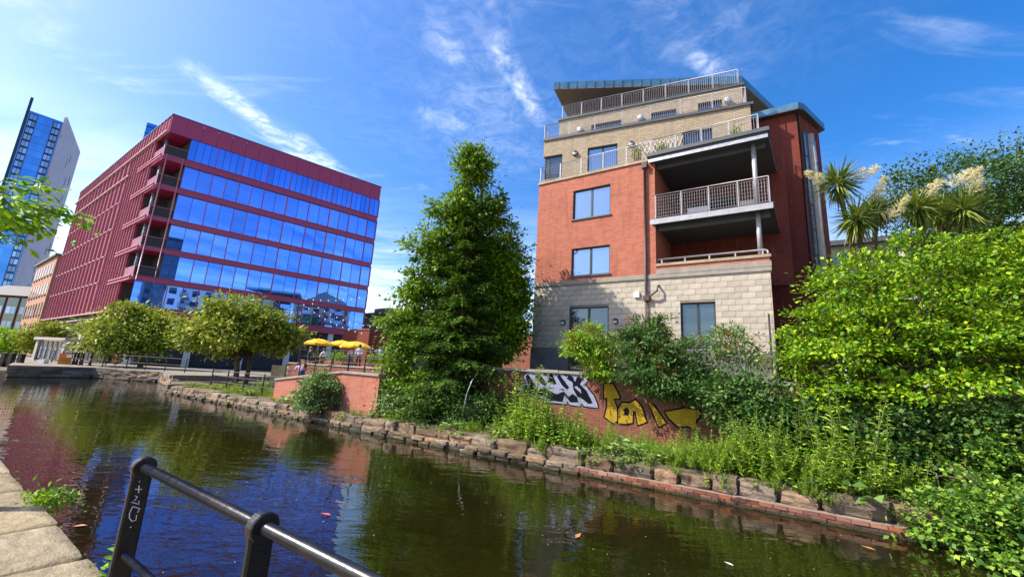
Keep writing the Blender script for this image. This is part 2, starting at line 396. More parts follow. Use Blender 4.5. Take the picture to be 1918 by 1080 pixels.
def leaf_dirs(out, up=.9, rand=.6, droop=.3):
    n = len(out); A = out*.8+NP.normal(size=(n, 3))*.7; A[:, 2] -= droop
    Nn = out*.45+NP.normal(size=(n, 3))*rand*.75; Nn[:, 2] += up
    return A, Nn
def limbs(b, base, h0, targets, r0, n=6):
    base = Vector(base)
    for t in targets:
        t = Vector(t); s = base+Vector((0, 0, h0*rnd.uniform(.55, 1.0)))
        m = s.lerp(t, .5)+Vector((rnd.uniform(-.2, .2), rnd.uniform(-.2, .2), (t-s).length*.12))
        rr = r0*rnd.uniform(.35, .6); b.tube([s, s.lerp(m, .5)+Vector((0, 0, .05)), m, m.lerp(t, .6), t], [rr, rr*.8, rr*.55, rr*.35, rr*.12], n)
def tree(name, label, base, blobs, clumps, per, cr, lsize, mat, trunk_r, trunk_h, nl=14, group=None, shell=.5, flat=.5, up=.9, droop=.3, asp=.6, stems=1, zmin=.05):
    t = thing(name, label, 'tree', base, 0, group)
    bl = [(b[0]-base[0], b[1]-base[1], b[2]-base[2], b[3], b[4], b[5]) for b in blobs]
    P, out, Cc = crown(bl, clumps, per, cr, shell, flat)
    keep = P[:, 2] > zmin; P, out = P[keep], out[keep]
    A, Nn = leaf_dirs(out, up, .6, droop)
    L = lsize*(.45+1.1*NP.random(len(P))**1.3)
    leaves('crown', P, A, Nn, L, L*asp, mat, t)
    b = MB()
    for s in range(stems):
        dx, dy = (0, 0) if stems == 1 else (rnd.uniform(-.5, .5), rnd.uniform(-.5, .5))
        lean = Vector((rnd.uniform(-.3, .3), rnd.uniform(-.3, .3), 0))
        b.tube([(dx, dy, -.1), (dx*1.1, dy*1.1, trunk_h*.35), Vector((dx*1.4, dy*1.4, trunk_h))+lean], [trunk_r*1.25, trunk_r, trunk_r*.6], 8)
        limbs(b, (dx, dy, 0), trunk_h, [Cc[j]*.92 for j in NP.choice(len(Cc), max(3, nl//stems), replace=False)], trunk_r)
    b.build('trunk', 'bark', t, True)
    return t
# ================================================================== ground, canal, banks
UB = Vector((.829, -.559)); NB = Vector((.559, .829)); BRZ = math.atan2(UB.y, UB.x)
def BK(x, t, z=0.): return Vector((UB.x*x+NB.x*t, UB.y*x+NB.y*t, z))
def onT(u, v, t):                               # pixel ray meets the upright plane at bank distance t -> (x, z)
    d = ray(u, v); k = t/(d.x*NB.x+d.y*NB.y); p = CAM+d*k; return p.x*UB.x+p.y*UB.y, p.z
def bank_thing(name, label, cat, x=0, t=0, z=0, group=None): return thing(name, label, cat, BK(x, t, z), BRZ, group)

wm, wn_, wb = newmat('canal_water')
t_ = wn_.add('ShaderNodeTexCoord'); v_ = t_.outputs['Object']
mpw = wn_.add('ShaderNodeMapping'); wn_.put(mpw.inputs[0], v_); mpw.inputs['Rotation'].default_value = (0, 0, R(18)); mpw.inputs['Scale'].default_value = (.55, 1.25, 1)
n1 = wn_.noise(mpw.outputs[0], 2.1, 2, .5, .5); n2 = wn_.noise(mpw.outputs[0], 6.5, 2, .5, .3); n3 = wn_.noise(v_, .35, 2)
hgt = wn_.math('ADD', n1, wn_.math('MULTIPLY', n2, .26))
bpw = wn_.add('ShaderNodeBump'); bpw.inputs['Distance'].default_value = .055
wn_.put(bpw.inputs['Strength'], wn_.maprange(n3, .35, .65, .07, .30)); wn_.put(bpw.inputs['Height'], hgt); wn_.put(wb.inputs['Normal'], bpw.outputs[0])
wn_.put(wb.inputs['Base Color'], wn_.mix(wn_.maprange(n3, .3, .7), (.008, .0075, .0015), (.013, .012, .0025)))
wb.inputs['Roughness'].default_value = .015; wb.inputs['IOR'].default_value = 1.62; wb.inputs['Specular IOR Level'].default_value = .7
o = MB().add([(-75, -25, 0), (70, -70, 0), (70, 60, 0), (-75, 60, 0)], [(0, 1, 2, 3)]).build('canal_water', 'canal_water'); struct(o)

shore = [BK(2600, 10.2), BK(-31.2, 10.2), Vector((-23.3, 29.6)), Vector((-28.2, 34.8)), Vector((-34.3, 35.4)), Vector((-36.4, 30.9)), Vector((-41, 31)), Vector((-46, 34)),
         Vector((-2400, 1300)), Vector((-2400, 3500)), Vector((3500, 3500)), Vector((3500, -1500))]
o = MB().prism([p.to_2d() if len(p) == 3 else p for p in shore], -1.2, .45).build('ground', 'earth'); struct(o)
near = [BK(-2600, 1.12), BK(2600, 1.12), BK(2600, -2600), BK(-2600, -2600)]
o = MB().prism([p.to_2d() for p in near], -1.2, .61).build('towpath', 'gravel'); struct(o)

# rough stone block prototypes
def stone_mesh(name, mat, seed, rnd_amt=.12, disp=.05, cuts=3, smooth=True):
    bm = bmesh.new(); bmesh.ops.create_cube(bm, size=1); bmesh.ops.subdivide_edges(bm, edges=bm.edges[:], cuts=cuts, use_grid_fill=True)
    from mathutils import noise as nz
    for v in bm.verts:
        c = v.co.copy(); q = Vector([math.copysign(min(.5, abs(x)), x) for x in c])
        e = sum(1 for x in q if abs(x) > .42)
        if e >= 2: c *= (1-rnd_amt*(.5 if e == 2 else .9))
        nn = nz.noise_vector(c*2.3+Vector((seed*7.1, seed*3.3, 0)))
        c += nn*disp; v.co = c
    me = bpy.data.meshes.new(name); bm.to_mesh(me); bm.free(); me.materials.append(M[mat])
    me.polygons.foreach_set('use_smooth', [smooth]*len(me.polygons)); me.update(); return me
kerbs = [stone_mesh('kerb_stone', 'sandstone', i, .10, .10, 5, False) for i in range(8)]
rubs = [stone_mesh('rubble_stone', 'sandstone', 20+i, .14, .09, 3, False) for i in range(5)]
bank = bank_thing('canal_bank_wall', 'long low canal bank of worn brown sandstone blocks on the far side', 'bank wall', 0, 9.9, 0)
x = -31.6
while x < 11:
    L = rnd.uniform(.4, 1.1); hgt_ = rnd.uniform(.20, .33); dep = rnd.uniform(.5, .62)
    s = piece('stone', rnd.choice(kerbs), bank, (x+L/2, .10+dep/2+rnd.uniform(-.04, .05), .17+hgt_/2), rnd.uniform(-.05, .05), (L*1.0, dep, hgt_*1.05))
    s.rotation_euler.x = rnd.uniform(-.06, .06); s.rotation_euler.y = rnd.uniform(-.03, .03); x += L+rnd.uniform(.02, .07)
for row in range(2):
    x = -31.6
    while x < -4.6:
        L = rnd.uniform(.28, .65)
        piece('rubble', rnd.choice(rubs), bank, (x+L/2, .12+rnd.uniform(-.04, .05), .02+row*.125), rnd.uniform(-.08, .08), (L, .34, rnd.uniform(.11, .15))); x += L+rnd.uniform(.01, .05)
bkm = [MB().box(-.5, .5, -.5, .5, -.5, .5).mesh('edge_brick', m_) for m_ in ('red_clay_a', 'red_clay_b')] if False else None
plain('clay_a', (.25, .085, .05), .9, var=.4, scale=7, bump=.5, dirt=(.07, .05, .035), tide=True, orand=.25); plain('clay_b', (.18, .06, .04), .9, var=.4, scale=7, bump=.5, dirt=(.06, .045, .03), tide=True, orand=.25); plain('clay_c', (.31, .13, .075), .9, var=.35, scale=7, bump=.5, dirt=(.10, .07, .05), tide=True, orand=.25)
for row in range(3):
    x = -4.6+.11*(row % 2)
    while x < 2.2:
        k_ = bx('brick', rnd.choice(['clay_a', 'clay_a', 'clay_b', 'clay_c']), bank, x, x+rnd.uniform(.212, .225), -.005+rnd.uniform(-.014, .012), .11, -.058+row*.078, .010+row*.078+rnd.uniform(-.004, .004)); k_.rotation_euler = (rnd.uniform(-.03, .03), rnd.uniform(-.012, .012), rnd.uniform(-.03, .03)); x += .234
MB().box(-4.6, 2.2, .02, .2, -.3, .172).build('mortar_bed', 'mortar', bank)
MB().box(-31.5, 11, .3, .6, -.9, .2).build('footing', 'mortar', bank)
# end return of the bank at its far corner, and the basin quay behind
endw = bank_thing('basin_corner_wall', 'short return of sandstone blocks at the far left corner of the bank', 'bank wall', -31.6, 9.9, 0)
for i in range(7):
    for row in range(2): piece('stone', rnd.choice(kerbs), endw, (-.05+i*.02, .55+i*1.0, .12+row*.27), R(90)+rnd.uniform(-.05, .05), (1.0, .5, .3))
quay = thing('stone_quay', 'grey and brown stone quay with pale top edge across the basin', 'quay', (-34, 35.4, 0))
qp = [(-36.4, 30.9), (-34.3, 35.4), (-28.2, 34.8), (-23.6, 30.2)]
for a, b_ in zip(qp[:-1], qp[1:]):
    a, b_ = Vector(a), Vector(b_); n_ = max(3, int((b_-a).length/1.1)); an = math.atan2(b_.y-a.y, b_.x-a.x)
    for i in range(n_):
        for row in range(3):
            p = a.lerp(b_, (i+.5+.5*(row % 2)+rnd.uniform(-.1, .1))/(n_+.3)); L = (b_-a).length/n_
            piece('stone', rnd.choice(kerbs), quay, (p.x+34, p.y-35.4, .1+row*.3), an+rnd.uniform(-.02, .02), (L, .55, .31))
MB().prism([(-2.3, -4.6), (-.2, -.3), (5.7, -.8), (10.2, -5.2), (30, 40), (-60, 60), (-60, 10), (-14, 6)], .3, .86).build('quay_top', 'gravel', quay)

# ------------------------------------------------------------------ near towpath coping slabs
slabs = [stone_mesh('paving_slab', 'paving', 40+i, .035, .018, 5) for i in range(5)]
cop = bank_thing('towpath_coping', 'worn sandy coping slabs along the near towpath edge', 'coping', 0, 1.23, 0)
for row, (d0, d1) in enumerate(((0, .62), (.63, 1.25), (1.26, 1.9))):
    x = -16+row*.3
    while x < 3:
        L = rnd.uniform(.55, 1.05)
        s = piece('slab', rnd.choice(slabs), cop, (x+L/2, -(d0+d1)/2+rnd.uniform(-.012, .012), .535+rnd.uniform(-.008, .008)), rnd.uniform(-.008, .008), (L*1.005, (d1-d0)*1.01, .30))
        s.rotation_euler.x = rnd.uniform(-.014, .014); x += L+.022
for row in range(3):
    x = -16
    while x < 3:
        L = rnd.uniform(.5, .9)
        piece('stone', rnd.choice(kerbs), cop, (x+L/2, -.28, .30-.24*row), 0, (L, .5, .25)); x += L+.01

# ------------------------------------------------------------------ foreground railing
rail = thing('iron_railing', 'glossy black iron railing with round headed posts on the near towpath', 'railing', (-1.81, 2.24, .66))
pA, pB = Vector((-1.81, 2.24, 0)), Vector((-1.81+.829*1.20, 2.24-.559*1.20, 0)); rd = (pB-pA); rl = rd.length; rd.normalize(); rang = math.atan2(rd.y, rd.x)
ZT = 1.735-.66; nrm = Vector((rd.y, -rd.x, 0))           # towards the camera
def post_mesh():
    b = MB(); hw, th = .043, .015
    prof = [(-hw*1.12, 0), (hw*1.12, 0), (hw, .25), (hw*.96, ZT-.05)]
    arc = [(.0, 0)]*0
    for k in range(0, 13):
        a = R(-25+k*(230/12)); arc.append((.050*math.cos(a), ZT+.050*math.sin(a)))
    out = prof+arc+[(-hw*.96, ZT-.05), (-hw, .25)]
    n = len(out); vs = []
    for dy, ins in ((-th, .82), (-th*.55, 1.), (th*.55, 1.), (th, .82)):
        vs += [(p[0]*ins if p[1] < ZT-.06 else p[0]*ins, dy, (p[1] if p[1] < ZT-.06 else ZT+(p[1]-ZT)*ins)) for p in out]
    fs = [tuple(range(n)), tuple(range(3*n, 4*n))[::-1]]
    for l in range(3):
        for i in range(n): fs.append((l*n+i, l*n+(i+1) % n, (l+1)*n+(i+1) % n, (l+1)*n+i)[::-1])
    return b.add(vs, fs).mesh('post', 'black_iron')
pm = post_mesh()
for k in range(4):
    p = rd*rl*k; o = piece('post', pm, rail, (p.x, p.y, 0), rang+math.pi/2)
    cb = MB().lathe([(.046, -.024), (.05, -.018), (.05, .018), (.046, .024)], (0, 0, ZT), 20, axis=(0, 1, 0)).build('boss', 'black_iron', o, False)
e0, e1 = rd*.0, rd*rl*3.2
MB().tube([e0+Vector((0, 0, ZT)), e1+Vector((0, 0, ZT))], .0215, 14).build('handrail', 'black_iron', rail, True)
MB().tube([e0+Vector((0, 0, ZT-.40)), e1+Vector((0, 0, ZT-.40))], .0165, 12).build('lower_rail', 'black_iron', rail, True)
# chalk scrawl on the end post: plus, zigzag, D shape, dots
def mark(name, strokes, r=.0022):
    b = MB()
    for st in strokes:
        pts = []
        for (u, v) in st:
            d = ray(u, v); pl = Vector((-1.81, 2.24, 0))+rd*.0165
            k = (pl-CAM).dot(rd)/d.dot(rd); q = CAM+d*k-rail.location; pts.append(q)
        b.tube(pts, r, 5)
    o = b.build(name, 'chalk', rail); return o
Z = lambda x, y: (x/4.5, 840+y/4.5)
mark('plus_mark', [[Z(1172, 308), Z(1168, 370)], [Z(1138, 340), Z(1196, 340)]])
mark('zigzag_mark', [[Z(1140, 395), Z(1158, 402), Z(1140, 430), Z(1105, 448), Z(1135, 455), Z(1172, 466), Z(1170, 438)]])
mark('loop_mark', [[Z(1118, 486), Z(1140, 490), Z(1178, 502), Z(1160, 535)], [Z(1118, 486), Z(1092, 540), Z(1090, 580), Z(1112, 610), Z(1145, 600), Z(1152, 556)]])
mark('dot_mark', [[Z(1174, 272), Z(1177, 277)], [Z(1100, 656), Z(1103, 661)]], .003)
# ================================================================== brick apartment building
BO = Vector((1.09, 19.58, 0)); BRZ2 = math.atan2(-.5387, .8425)
plain('block_a', (.40, .35, .285), .85, var=.16, scale=1.3, bump=.25, bscale=45); plain('block_b', (.355, .31, .25), .85, var=.18, scale=1.3, bump=.25, bscale=45); plain('block_c', (.435, .38, .31), .85, var=.14, scale=1.3, bump=.25, bscale=45)
apt = thing('apartment_building', 'red brick and stone apartment block with stepped tan brick upper terraces', 'building', BO, BRZ2)
GZ = 2.5
W1 = (1.92, 3.77, 9.68, 11.17); W2 = (1.92, 3.77, 6.90, 8.23); DR = (1.90, 3.74, 2.62, 5.43); W3 = (6.67, 7.92, 3.75, 5.45)
XR = 9.77
# stone storey: mortar core with every block in front of it
b = wall_open(MB(), 0.012, XR-.012, GZ, 6.44, .012, .40, [DR, W3]); b.build('stone_core', 'mortar', apt)
rows = 13; z0 = 3.45; rh = (6.44-z0)/rows
bmesh_block = {}
for r in range(rows):
    za, zb = z0+r*rh, z0+(r+1)*rh; x = -.225 if r % 2 else 0.
    while x < XR:
        xa, xb = max(x, 0), min(x+.452, XR); x += .452
        segs = [(xa, xb)]
        for op in (DR, W3):
            if op[2]+.03 < (za+zb)/2 < op[3]:
                ns = []
                for a, c in segs:
                    if c <= op[0] or a >= op[1]: ns.append((a, c))
                    else:
                        if a < op[0]: ns.append((a, op[0]))
                        if c > op[1]: ns.append((op[1], c))
                segs = ns
        for a, c in segs:
            if c-a > .05:
                bx('block', rnd.choice(['block_a', 'block_b', 'block_c', 'block_a']) if 'block_a' in M else 'stone_block', apt, a+.005, c-.005, rnd.uniform(-.003, .002), .2, za+.005, zb-.005)
b = wall_open(MB(), -.03, XR+.03, GZ-.4, 3.44, -.035, .3, [(DR[0], DR[1], 2.62, 3.6)]); b.build('plinth', 'plinth_stone', apt)
MB().box(-.02, XR+.02, -.02, .35, 6.445, 6.50).box(-.035, XR+.04, -.05, .35, 6.503, 6.66).box(5.77, XR+.05, -.06, .35, 6.663, 6.87).box(0, 5.768, -.02, .35, 6.663, 6.70).build('band_course', 'band_stone', apt)
# brick storeys (left) and open loggia bay (right)
b = wall_open(MB(), 0, 5.76, 6.705, 11.86, 0, .33, [W1, W2]); b.build('front_wall', 'red_brick', apt)
MB().box(5.77, XR, .0, .26, 6.872, 7.02).build('loggia_parapet', 'red_brick', apt)
MB().box(5.75, XR+.06, -.05, .32, 7.022, 7.13).build('parapet_coping', 'coping_stone', apt)
MB().box(5.44, 5.76, .332, 3.3, 6.7, 11.86).build('loggia_side_wall', 'red_brick', apt)
LY = 3.1
b = wall_open(MB(), 5.762, 10.6, 6.6, 11.9, LY, LY+.3, [(7.0, 8.5, 7.05, 8.05), (6.6, 8.8, 8.95, 10.9)]); b.build('loggia_back_wall', 'dark_red_brick', apt)  # darker brick than the front wall, deepening the loggia shade by colour
MB().box(5.762, XR, .262, LY, 6.55, 6.95).build('loggia_floor', 'concrete', apt)
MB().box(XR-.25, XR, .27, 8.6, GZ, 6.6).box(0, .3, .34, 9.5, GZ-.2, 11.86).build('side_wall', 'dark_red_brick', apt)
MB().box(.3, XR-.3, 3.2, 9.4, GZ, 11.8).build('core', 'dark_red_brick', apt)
MB().box(-.05, 5.78, -.06, .5, 11.862, 11.98).build('terrace_coping', 'coping_stone', apt)
MB().prism([(.3, .52), (5.5, .52), (5.5, 3.12), (XR, 3.12), (XR, 9.4), (.3, 9.4)], 11.81, 11.96).build('terrace_floor', 'concrete', apt)
def window(x0, x1, z0, z1, y=.09, split=.5, gl='window_glass', sill=True, parent=None, side=None, name='window'):
    parent = parent or apt
    fr = MB(); t = .06
    fr.box(x0, x1, y, y+.07, z0, z0+t).box(x0, x1, y, y+.07, z1-t, z1).box(x0, x0+t, y, y+.07, z0+t, z1-t).box(x1-t, x1, y, y+.07, z0+t, z1-t)
    xm = x0+(x1-x0)*split; fr.box(xm-.045, xm+.045, y-.008, y+.07, z0+t, z1-t)
    f = fr.build(name, 'frame_dark', parent)
    for a, c in ((x0+t, xm-.045), (xm+.045, x1-t)): bx('pane', gl, f, a, c, y+.03, y+.05, z0+t, z1-t)
    if sill: MB().box(x0-.06, x1+.06, y-.16, y+.06, z0-.06, z0-.002).build('sill', 'lead_grey', f)
    return f
for W_, y_ in ((W1, .10), (W2, .10)): window(*W_, y=y_)
window(*W3, y=.12, gl='dark_glass'); window(*DR, y=.06, gl='dark_glass', sill=False, name='door')
window(7.0, 8.5, 7.05, 8.05, y=LY+.06, gl='dark_glass', sill=False); window(6.6, 8.8, 8.95, 10.9, y=LY+.06, gl='dark_glass', sill=False, name='door')
# balustrades: handrail part with posts and bar panels below it
def balustrade(p, q, z0, h, bays, pitch=.085, wire=False, ext=0., rail_r=.021, parent=None, name='balustrade', mat='rail_white', lean=0.):
    p, q = Vector(p).to_2d() if len(p) == 3 else Vector(p), Vector(q).to_2d() if len(q) == 3 else Vector(q); d = (q-p).normalized(); L = (q-p).length
    hr = MB().tube([(*(p-d*ext), z0+h), (*(q+d*ext*0), z0+h)], rail_r, 8).build(name, mat, parent or apt, True)
    for i in range(bays+1):
        c = p+d*(L*i/bays); n_ = Vector((-d.y, d.x))*.015; s_ = d*.02
        MB().prism([c-s_-n_, c+s_-n_, c+s_+n_, c-s_+n_], z0-.12, z0+h-.01).build('post', mat, hr)
    for i in range(bays):
        a = p+d*(L*i/bays+.05); c = p+d*(L*(i+1)/bays-.05); b = MB()
        for zz in (z0+.08, z0+h-.10): b.tube([(*a, zz), (*c, zz)], .012, 4)
        k = max(2, int((c-a).length/pitch))
        for j in range(k+1):
            e = a.lerp(c, j/k); b.tube([(*e, z0+.08), (*e, z0+h-.10)], .0075, 4)
        if wire:
            for j in range(1, 6): b.tube([(*a, z0+.08+(h-.18)*j/6), (*c, z0+.08+(h-.18)*j/6)], .006, 4)
        o = b.build('bar_panel', 'steel' if wire else mat, hr); o['kind'] = 'stuff'
    return hr
balustrade((.06, .02), (5.62, .02), 11.98, .85, 5)
balustrade((5.62, .0), (9.72, .0), 12.08, .80, 4)
balustrade((9.72, .0), (9.66, 1.7), 12.08, .80, 2)
balustrade((.06, .02), (.06, .5), 11.98, .85, 1)
balustrade((5.80, -.12), (9.92, -.12), 9.06, 1.08, 4, wire=True, ext=.15)
balustrade((9.92, -.12), (9.92, 1.6), 9.06, 1.08, 2, wire=True)
# balcony slab, loggia roof, columns, low handrail
MB().prism([(5.6, -.25), (10.02, -.25), (10.25, 3.09), (5.765, 3.09), (5.765, .34), (5.6, -.02)], 8.90, 9.04).build('balcony_slab', 'lead_grey', apt)
MB().box(5.6, 10.0, -.29, -.255, 8.78, 9.0).build('balcony_beam', 'rail_white', apt); MB().box(5.8, 9.9, .2, .35, 8.62, 8.895).build('balcony_joist', 'lead_grey', apt)
MB().prism([(5.55, -.27), (10.02, -.27), (10.3, 3.09), (5.765, 3.09), (5.765, .34), (5.55, -.06)], 11.72, 11.90).build('loggia_roof', 'lead_grey', apt)
MB().prism([(5.5, -.36), (10.06, -.36), (10.1, .35), (5.5, -.07)], 11.903, 12.06).build('roof_edge', 'lead_grey', apt)
MB().box(5.56, 10.0, -.31, -.272, 11.64, 11.78).build('roof_beam', 'steel', apt); MB().box(5.8, 9.9, .2, .35, 11.5, 11.715).build('roof_joist', 'lead_grey', apt)
for za, zb in ((9.045, 11.72), (7.132, 8.90)):
    MB().lathe([(.085, za), (.085, zb)], (9.5, .16, 0), 14).build('column', 'rail_white', apt, True)
lr = MB().tube([(5.82, .1, 7.34), (9.62, .1, 7.34), (9.72, .1, 7.30), (9.74, .1, 7.2)], .035, 8).build('handrail', 'rail_white', apt, True)
for i in range(5): MB().box(5.95+i*.9, 6.0+i*.9, .08, .12, 7.13, 7.33).build('post', 'rail_white', lr)
MB().box(6.9, 7.7, .9, 1.3, 9.06, 9.75).build('storage_box', 'grey_clad', apt); MB().box(8.9, 9.6, .9, 1.4, 9.06, 9.7).build('storage_box', 'slate', apt)
# stepped upper storeys, turned nine degrees against the front
r9 = R(9); e9 = Vector((math.cos(r9), math.sin(r9))); n9 = Vector((-e9.y, e9.x))
def lev(x, y, s0): p = Vector((0, s0))+e9*x+n9*y; return p
def lev_box(b, x0, x1, y0, y1, z0, z1, s0, mi=0): return b.prism([lev(x0, y0, s0), lev(x1, y0, s0), lev(x1, y1, s0), lev(x0, y1, s0)], z0, z1, mi)
class LevFrame:                                  # a sub-empty would add a level, so the storey meshes carry their own turn
    def __init__(s, s0): s.s0 = s0
    def put(s, o): o.location = (0, s.s0, 0); o.rotation_euler = (0, 0, r9); return o
L3, L4 = LevFrame(.3), LevFrame(1.95)
D31 = (2.37, 3.85, 11.97, 13.72); D32 = (6.80, 8.06, 11.97, 13.74); CW = (.0, 1.05, 12.3, 13.63)
L3.put(wall_open(MB(), .05, 9.6, 11.965, 14.52, 0, .3, [D31, D32, (0.0, 1.05, 12.3, 13.63)]).build('third_storey_wall', 'tan_brick', apt))
L3.put(MB().box(-.02, 9.72, -.07, 1.9, 14.52, 14.66).build('third_storey_coping', 'lead_grey', apt))
L3.put(MB().box(.1, .36, .302, 6, 11.97, 14.515).box(9.3, 9.58, .302, 6, 11.97, 14.515).box(.5, 9.2, 2.2, 6, 11.97, 14.5).build('third_storey_core', 'tan_brick', apt))
for D_ in (D31, D32): L3.put(window(*D_, y=.10, gl='window_glass' if D_ is D31 else 'dark_glass', sill=False, name='door'))
L3.put(window(.06, 1.05, 12.3, 13.63, y=.10, split=.22, gl='dark_glass', sill=False))
L4.put(wall_open(MB(), .05, 9.3, 14.665, 16.74, 0, .3, [(1.9, 3.6, 14.66, 16.1), (5.0, 6.3, 14.66, 16.15), (7.3, 8.4, 14.66, 16.2)]).build('fourth_storey_wall', 'tan_brick', apt))
for a, c, zt in ((1.9, 3.6, 16.1), (5.0, 6.3, 16.15), (7.3, 8.4, 16.2)): L4.put(window(a, c, 14.67, zt, y=.1, gl='dark_glass', sill=False, name='door'))
L4.put(MB().box(.5, 9.0, 1.5, 5, 14.67, 16.7).box(.05, .35, .302, 5, 14.67, 16.73).box(9.0, 9.3, .302, 5, 14.67, 16.73).build('fourth_storey_core', 'tan_brick', apt))
L4.put(MB().box(-.02, 9.38, -.06, 4.5, 16.74, 16.87).build('fourth_storey_coping', 'lead_grey', apt))
p, q = lev(.02, .0, .3), lev(9.45, 0, .3); balustrade(p, q, 14.68, .78, 7)
p2 = lev(.02, .5, .3); balustrade(p, p2, 14.68, .78, 1)
q2 = lev(9.45, 1.5, .3); balustrade(q, q2, 14.68, .78, 1)
p, q = lev(.2, .02, 1.95), lev(9.15, .02, 1.95); balustrade(p, q, 16.89, .80, 8)
# penthouse under the oversailing metal roof
MB().prism([(.3, 4.4), (8.8, 7.6), (8.9, 10.5), (.3, 10.5)], 16.87, 18.5).build('penthouse_wall', 'timber', apt)
roofp = [(-.12, 1.40), (9.15, 5.74), (10.9, 10.1), (10.9, 12.5), (-1.6, 12.5)]
MB().prism(roofp, 18.5, 18.56).build('soffit', 'soffit', apt)
rf = MB().prism(roofp, 18.563, 18.98).build('roof', 'zinc_roof', apt)
fa, fb = Vector(roofp[0]), Vector(roofp[1]); fd = (fb-fa).normalized(); fn = Vector((fd.y, -fd.x))
for i in range(20):
    c = fa+fd*((fb-fa).length*(i+.5)/20); MB().prism([c+fn*.002-fd*.012, c+fn*.03-fd*.012, c+fn*.03+fd*.012, c+fn*.002+fd*.012], 18.55, 18.99).build('seam', 'zinc_roof', rf)
# stair tower at the right, eaves lit at the corner
S0 = Vector((11.37, 5.0)); hd = Vector((.429, .903)).normalized(); S1 = S0+hd*2.3
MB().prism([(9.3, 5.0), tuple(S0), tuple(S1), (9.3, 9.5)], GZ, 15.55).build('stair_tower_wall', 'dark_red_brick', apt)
ov = .30
st = [Vector((9.2, 5.0-ov)), S0+Vector((.05, -ov)), S0+Vector((.30, -.05)), S1+Vector((.30, .25)), Vector((9.2, 9.9))]
MB().prism(st, 15.553, 15.60).build('stair_soffit', 'lead_grey', apt)
MB().prism(st, 15.603, 15.92).build('stair_roof', 'zinc_roof', apt)
hn = Vector((hd.y, -hd.x))
gl_ = MB()
def strip(b, a, c, o0, o1, z0, z1): return b.prism([S0+hd*a+hn*o0, S0+hd*c+hn*o0, S0+hd*c+hn*o1, S0+hd*a+hn*o1], z0, z1)
gs = strip(MB(), .38, 1.75, .003, .03, 3.4, 14.75).build('stair_window', 'frame_dark', apt)
for k in range(9):
    z_ = 3.5+k*1.24
    for a, c in ((.42, .70), (1.35, 1.68)): strip(MB(), a, c, .031, .045, z_, z_+1.15).build('pane', 'window_glass', gs)
c_ = S0+hd*1.02+hn*.06; MB().lathe([(.17, 3.2), (.17, 14.7)], (c_.x, c_.y, 0), 12).build('column', 'concrete', apt, True)
MB().tube([(S0.x+.02, S0.y-.06, 3), (S0.x+.02, S0.y-.06, 15.5)], .05, 8).build('downpipe', 'black_iron', apt, True)
# rainwater pipe with hopper, offset and elbow on the front
pp = MB().tube([(5.35, -.09, 11.55), (5.35, -.09, 5.75)], .05, 8)
pp.tube([(5.52, -.09, 5.62), (5.35, -.09, 5.5), (5.35, -.09, 2.6)], .045, 8)
dp = pp.build('downpipe', 'pipe_brown', apt, True)
MB().prism([(5.24, -.2), (5.46, -.2), (5.46, -.0), (5.24, -.0)], 11.52, 11.78).build('hopper', 'pipe_brown', dp)
MB().prism([(5.26, -.18), (5.50, -.18), (5.50, -.0), (5.26, -.0)], 5.58, 5.78).build('hopper', 'pipe_brown', dp)
MB().tube([(5.48, -.12, 5.74), (5.66, -.2, 5.82), (5.84, -.22, 5.95), (5.86, -.2, 6.15), (5.86, 0, 6.2)], .042, 8).build('elbow', 'pipe_brown', dp, True)
# bulkhead lamps, alarm box, flues, trellis, pots
def bulkhead(x, z, y=0., put=None, r=.13):
    o = MB().lathe([(r, 0), (r, .05), (r*.9, .09)], (x, y, z), 16, axis=(0, -1, 0)).build('wall_lamp', 'frame_dark', apt, True)
    h = MB().lathe([(r*.86, .085), (r*.7, .13), (r*.3, .15)], (x, y, z), 16, axis=(0, -1, 0)).build('diffuser', 'white_plastic', o, True)
    dm = MB(); rr_ = [(r*.9, .088), (r*.72, .136), (r*.3, .158), (.004, .16)]; n_ = 10
    vs_ = [(x+q*math.cos(math.pi*j/n_), y-h_, z+q*math.sin(math.pi*j/n_)) for q, h_ in rr_ for j in range(n_+1)]
    dm.add(vs_, [(i*(n_+1)+j, i*(n_+1)+j+1, (i+1)*(n_+1)+j+1, (i+1)*(n_+1)+j) for i in range(3) for j in range(n_)]).build('hood', 'frame_dark', o, True)
    if put: put(o)
for x_, z_ in ((1.60, 4.75), (4.05, 4.76)): bulkhead(x_, z_)
for x_, z_ in ((1.72, 13.52), (4.5, 13.54)): bulkhead(x_, z_, 0, L3.put, .15)
for x_, z_ in ((1.3, 15.85), (4.55, 15.9), (8.65, 16.0)): 
    o = MB().lathe([(.15, 0), (.15, .22), (.12, .24)], (x_, 0, z_), 16, axis=(0, -1, 0)).build('flue', 'steel', apt, True); L4.put(o)
MB().prism([(4.86, -.09), (5.08, -.09), (5.08, 0), (4.86, 0)], 5.74, 5.98).build('alarm_box', 'white_plastic', apt)
tr = MB()
for k in range(9):
    tr.tube([(4.95+k*.19, -.1, 12.45), (5.5+k*.19-.2, -.1, 13.5)], .012, 4); tr.tube([(4.95+k*.19+.35, -.12, 12.45), (4.75+k*.19, -.12, 13.5)], .012, 4)
L3.put(tr.build('trellis', 'white_plastic', apt))
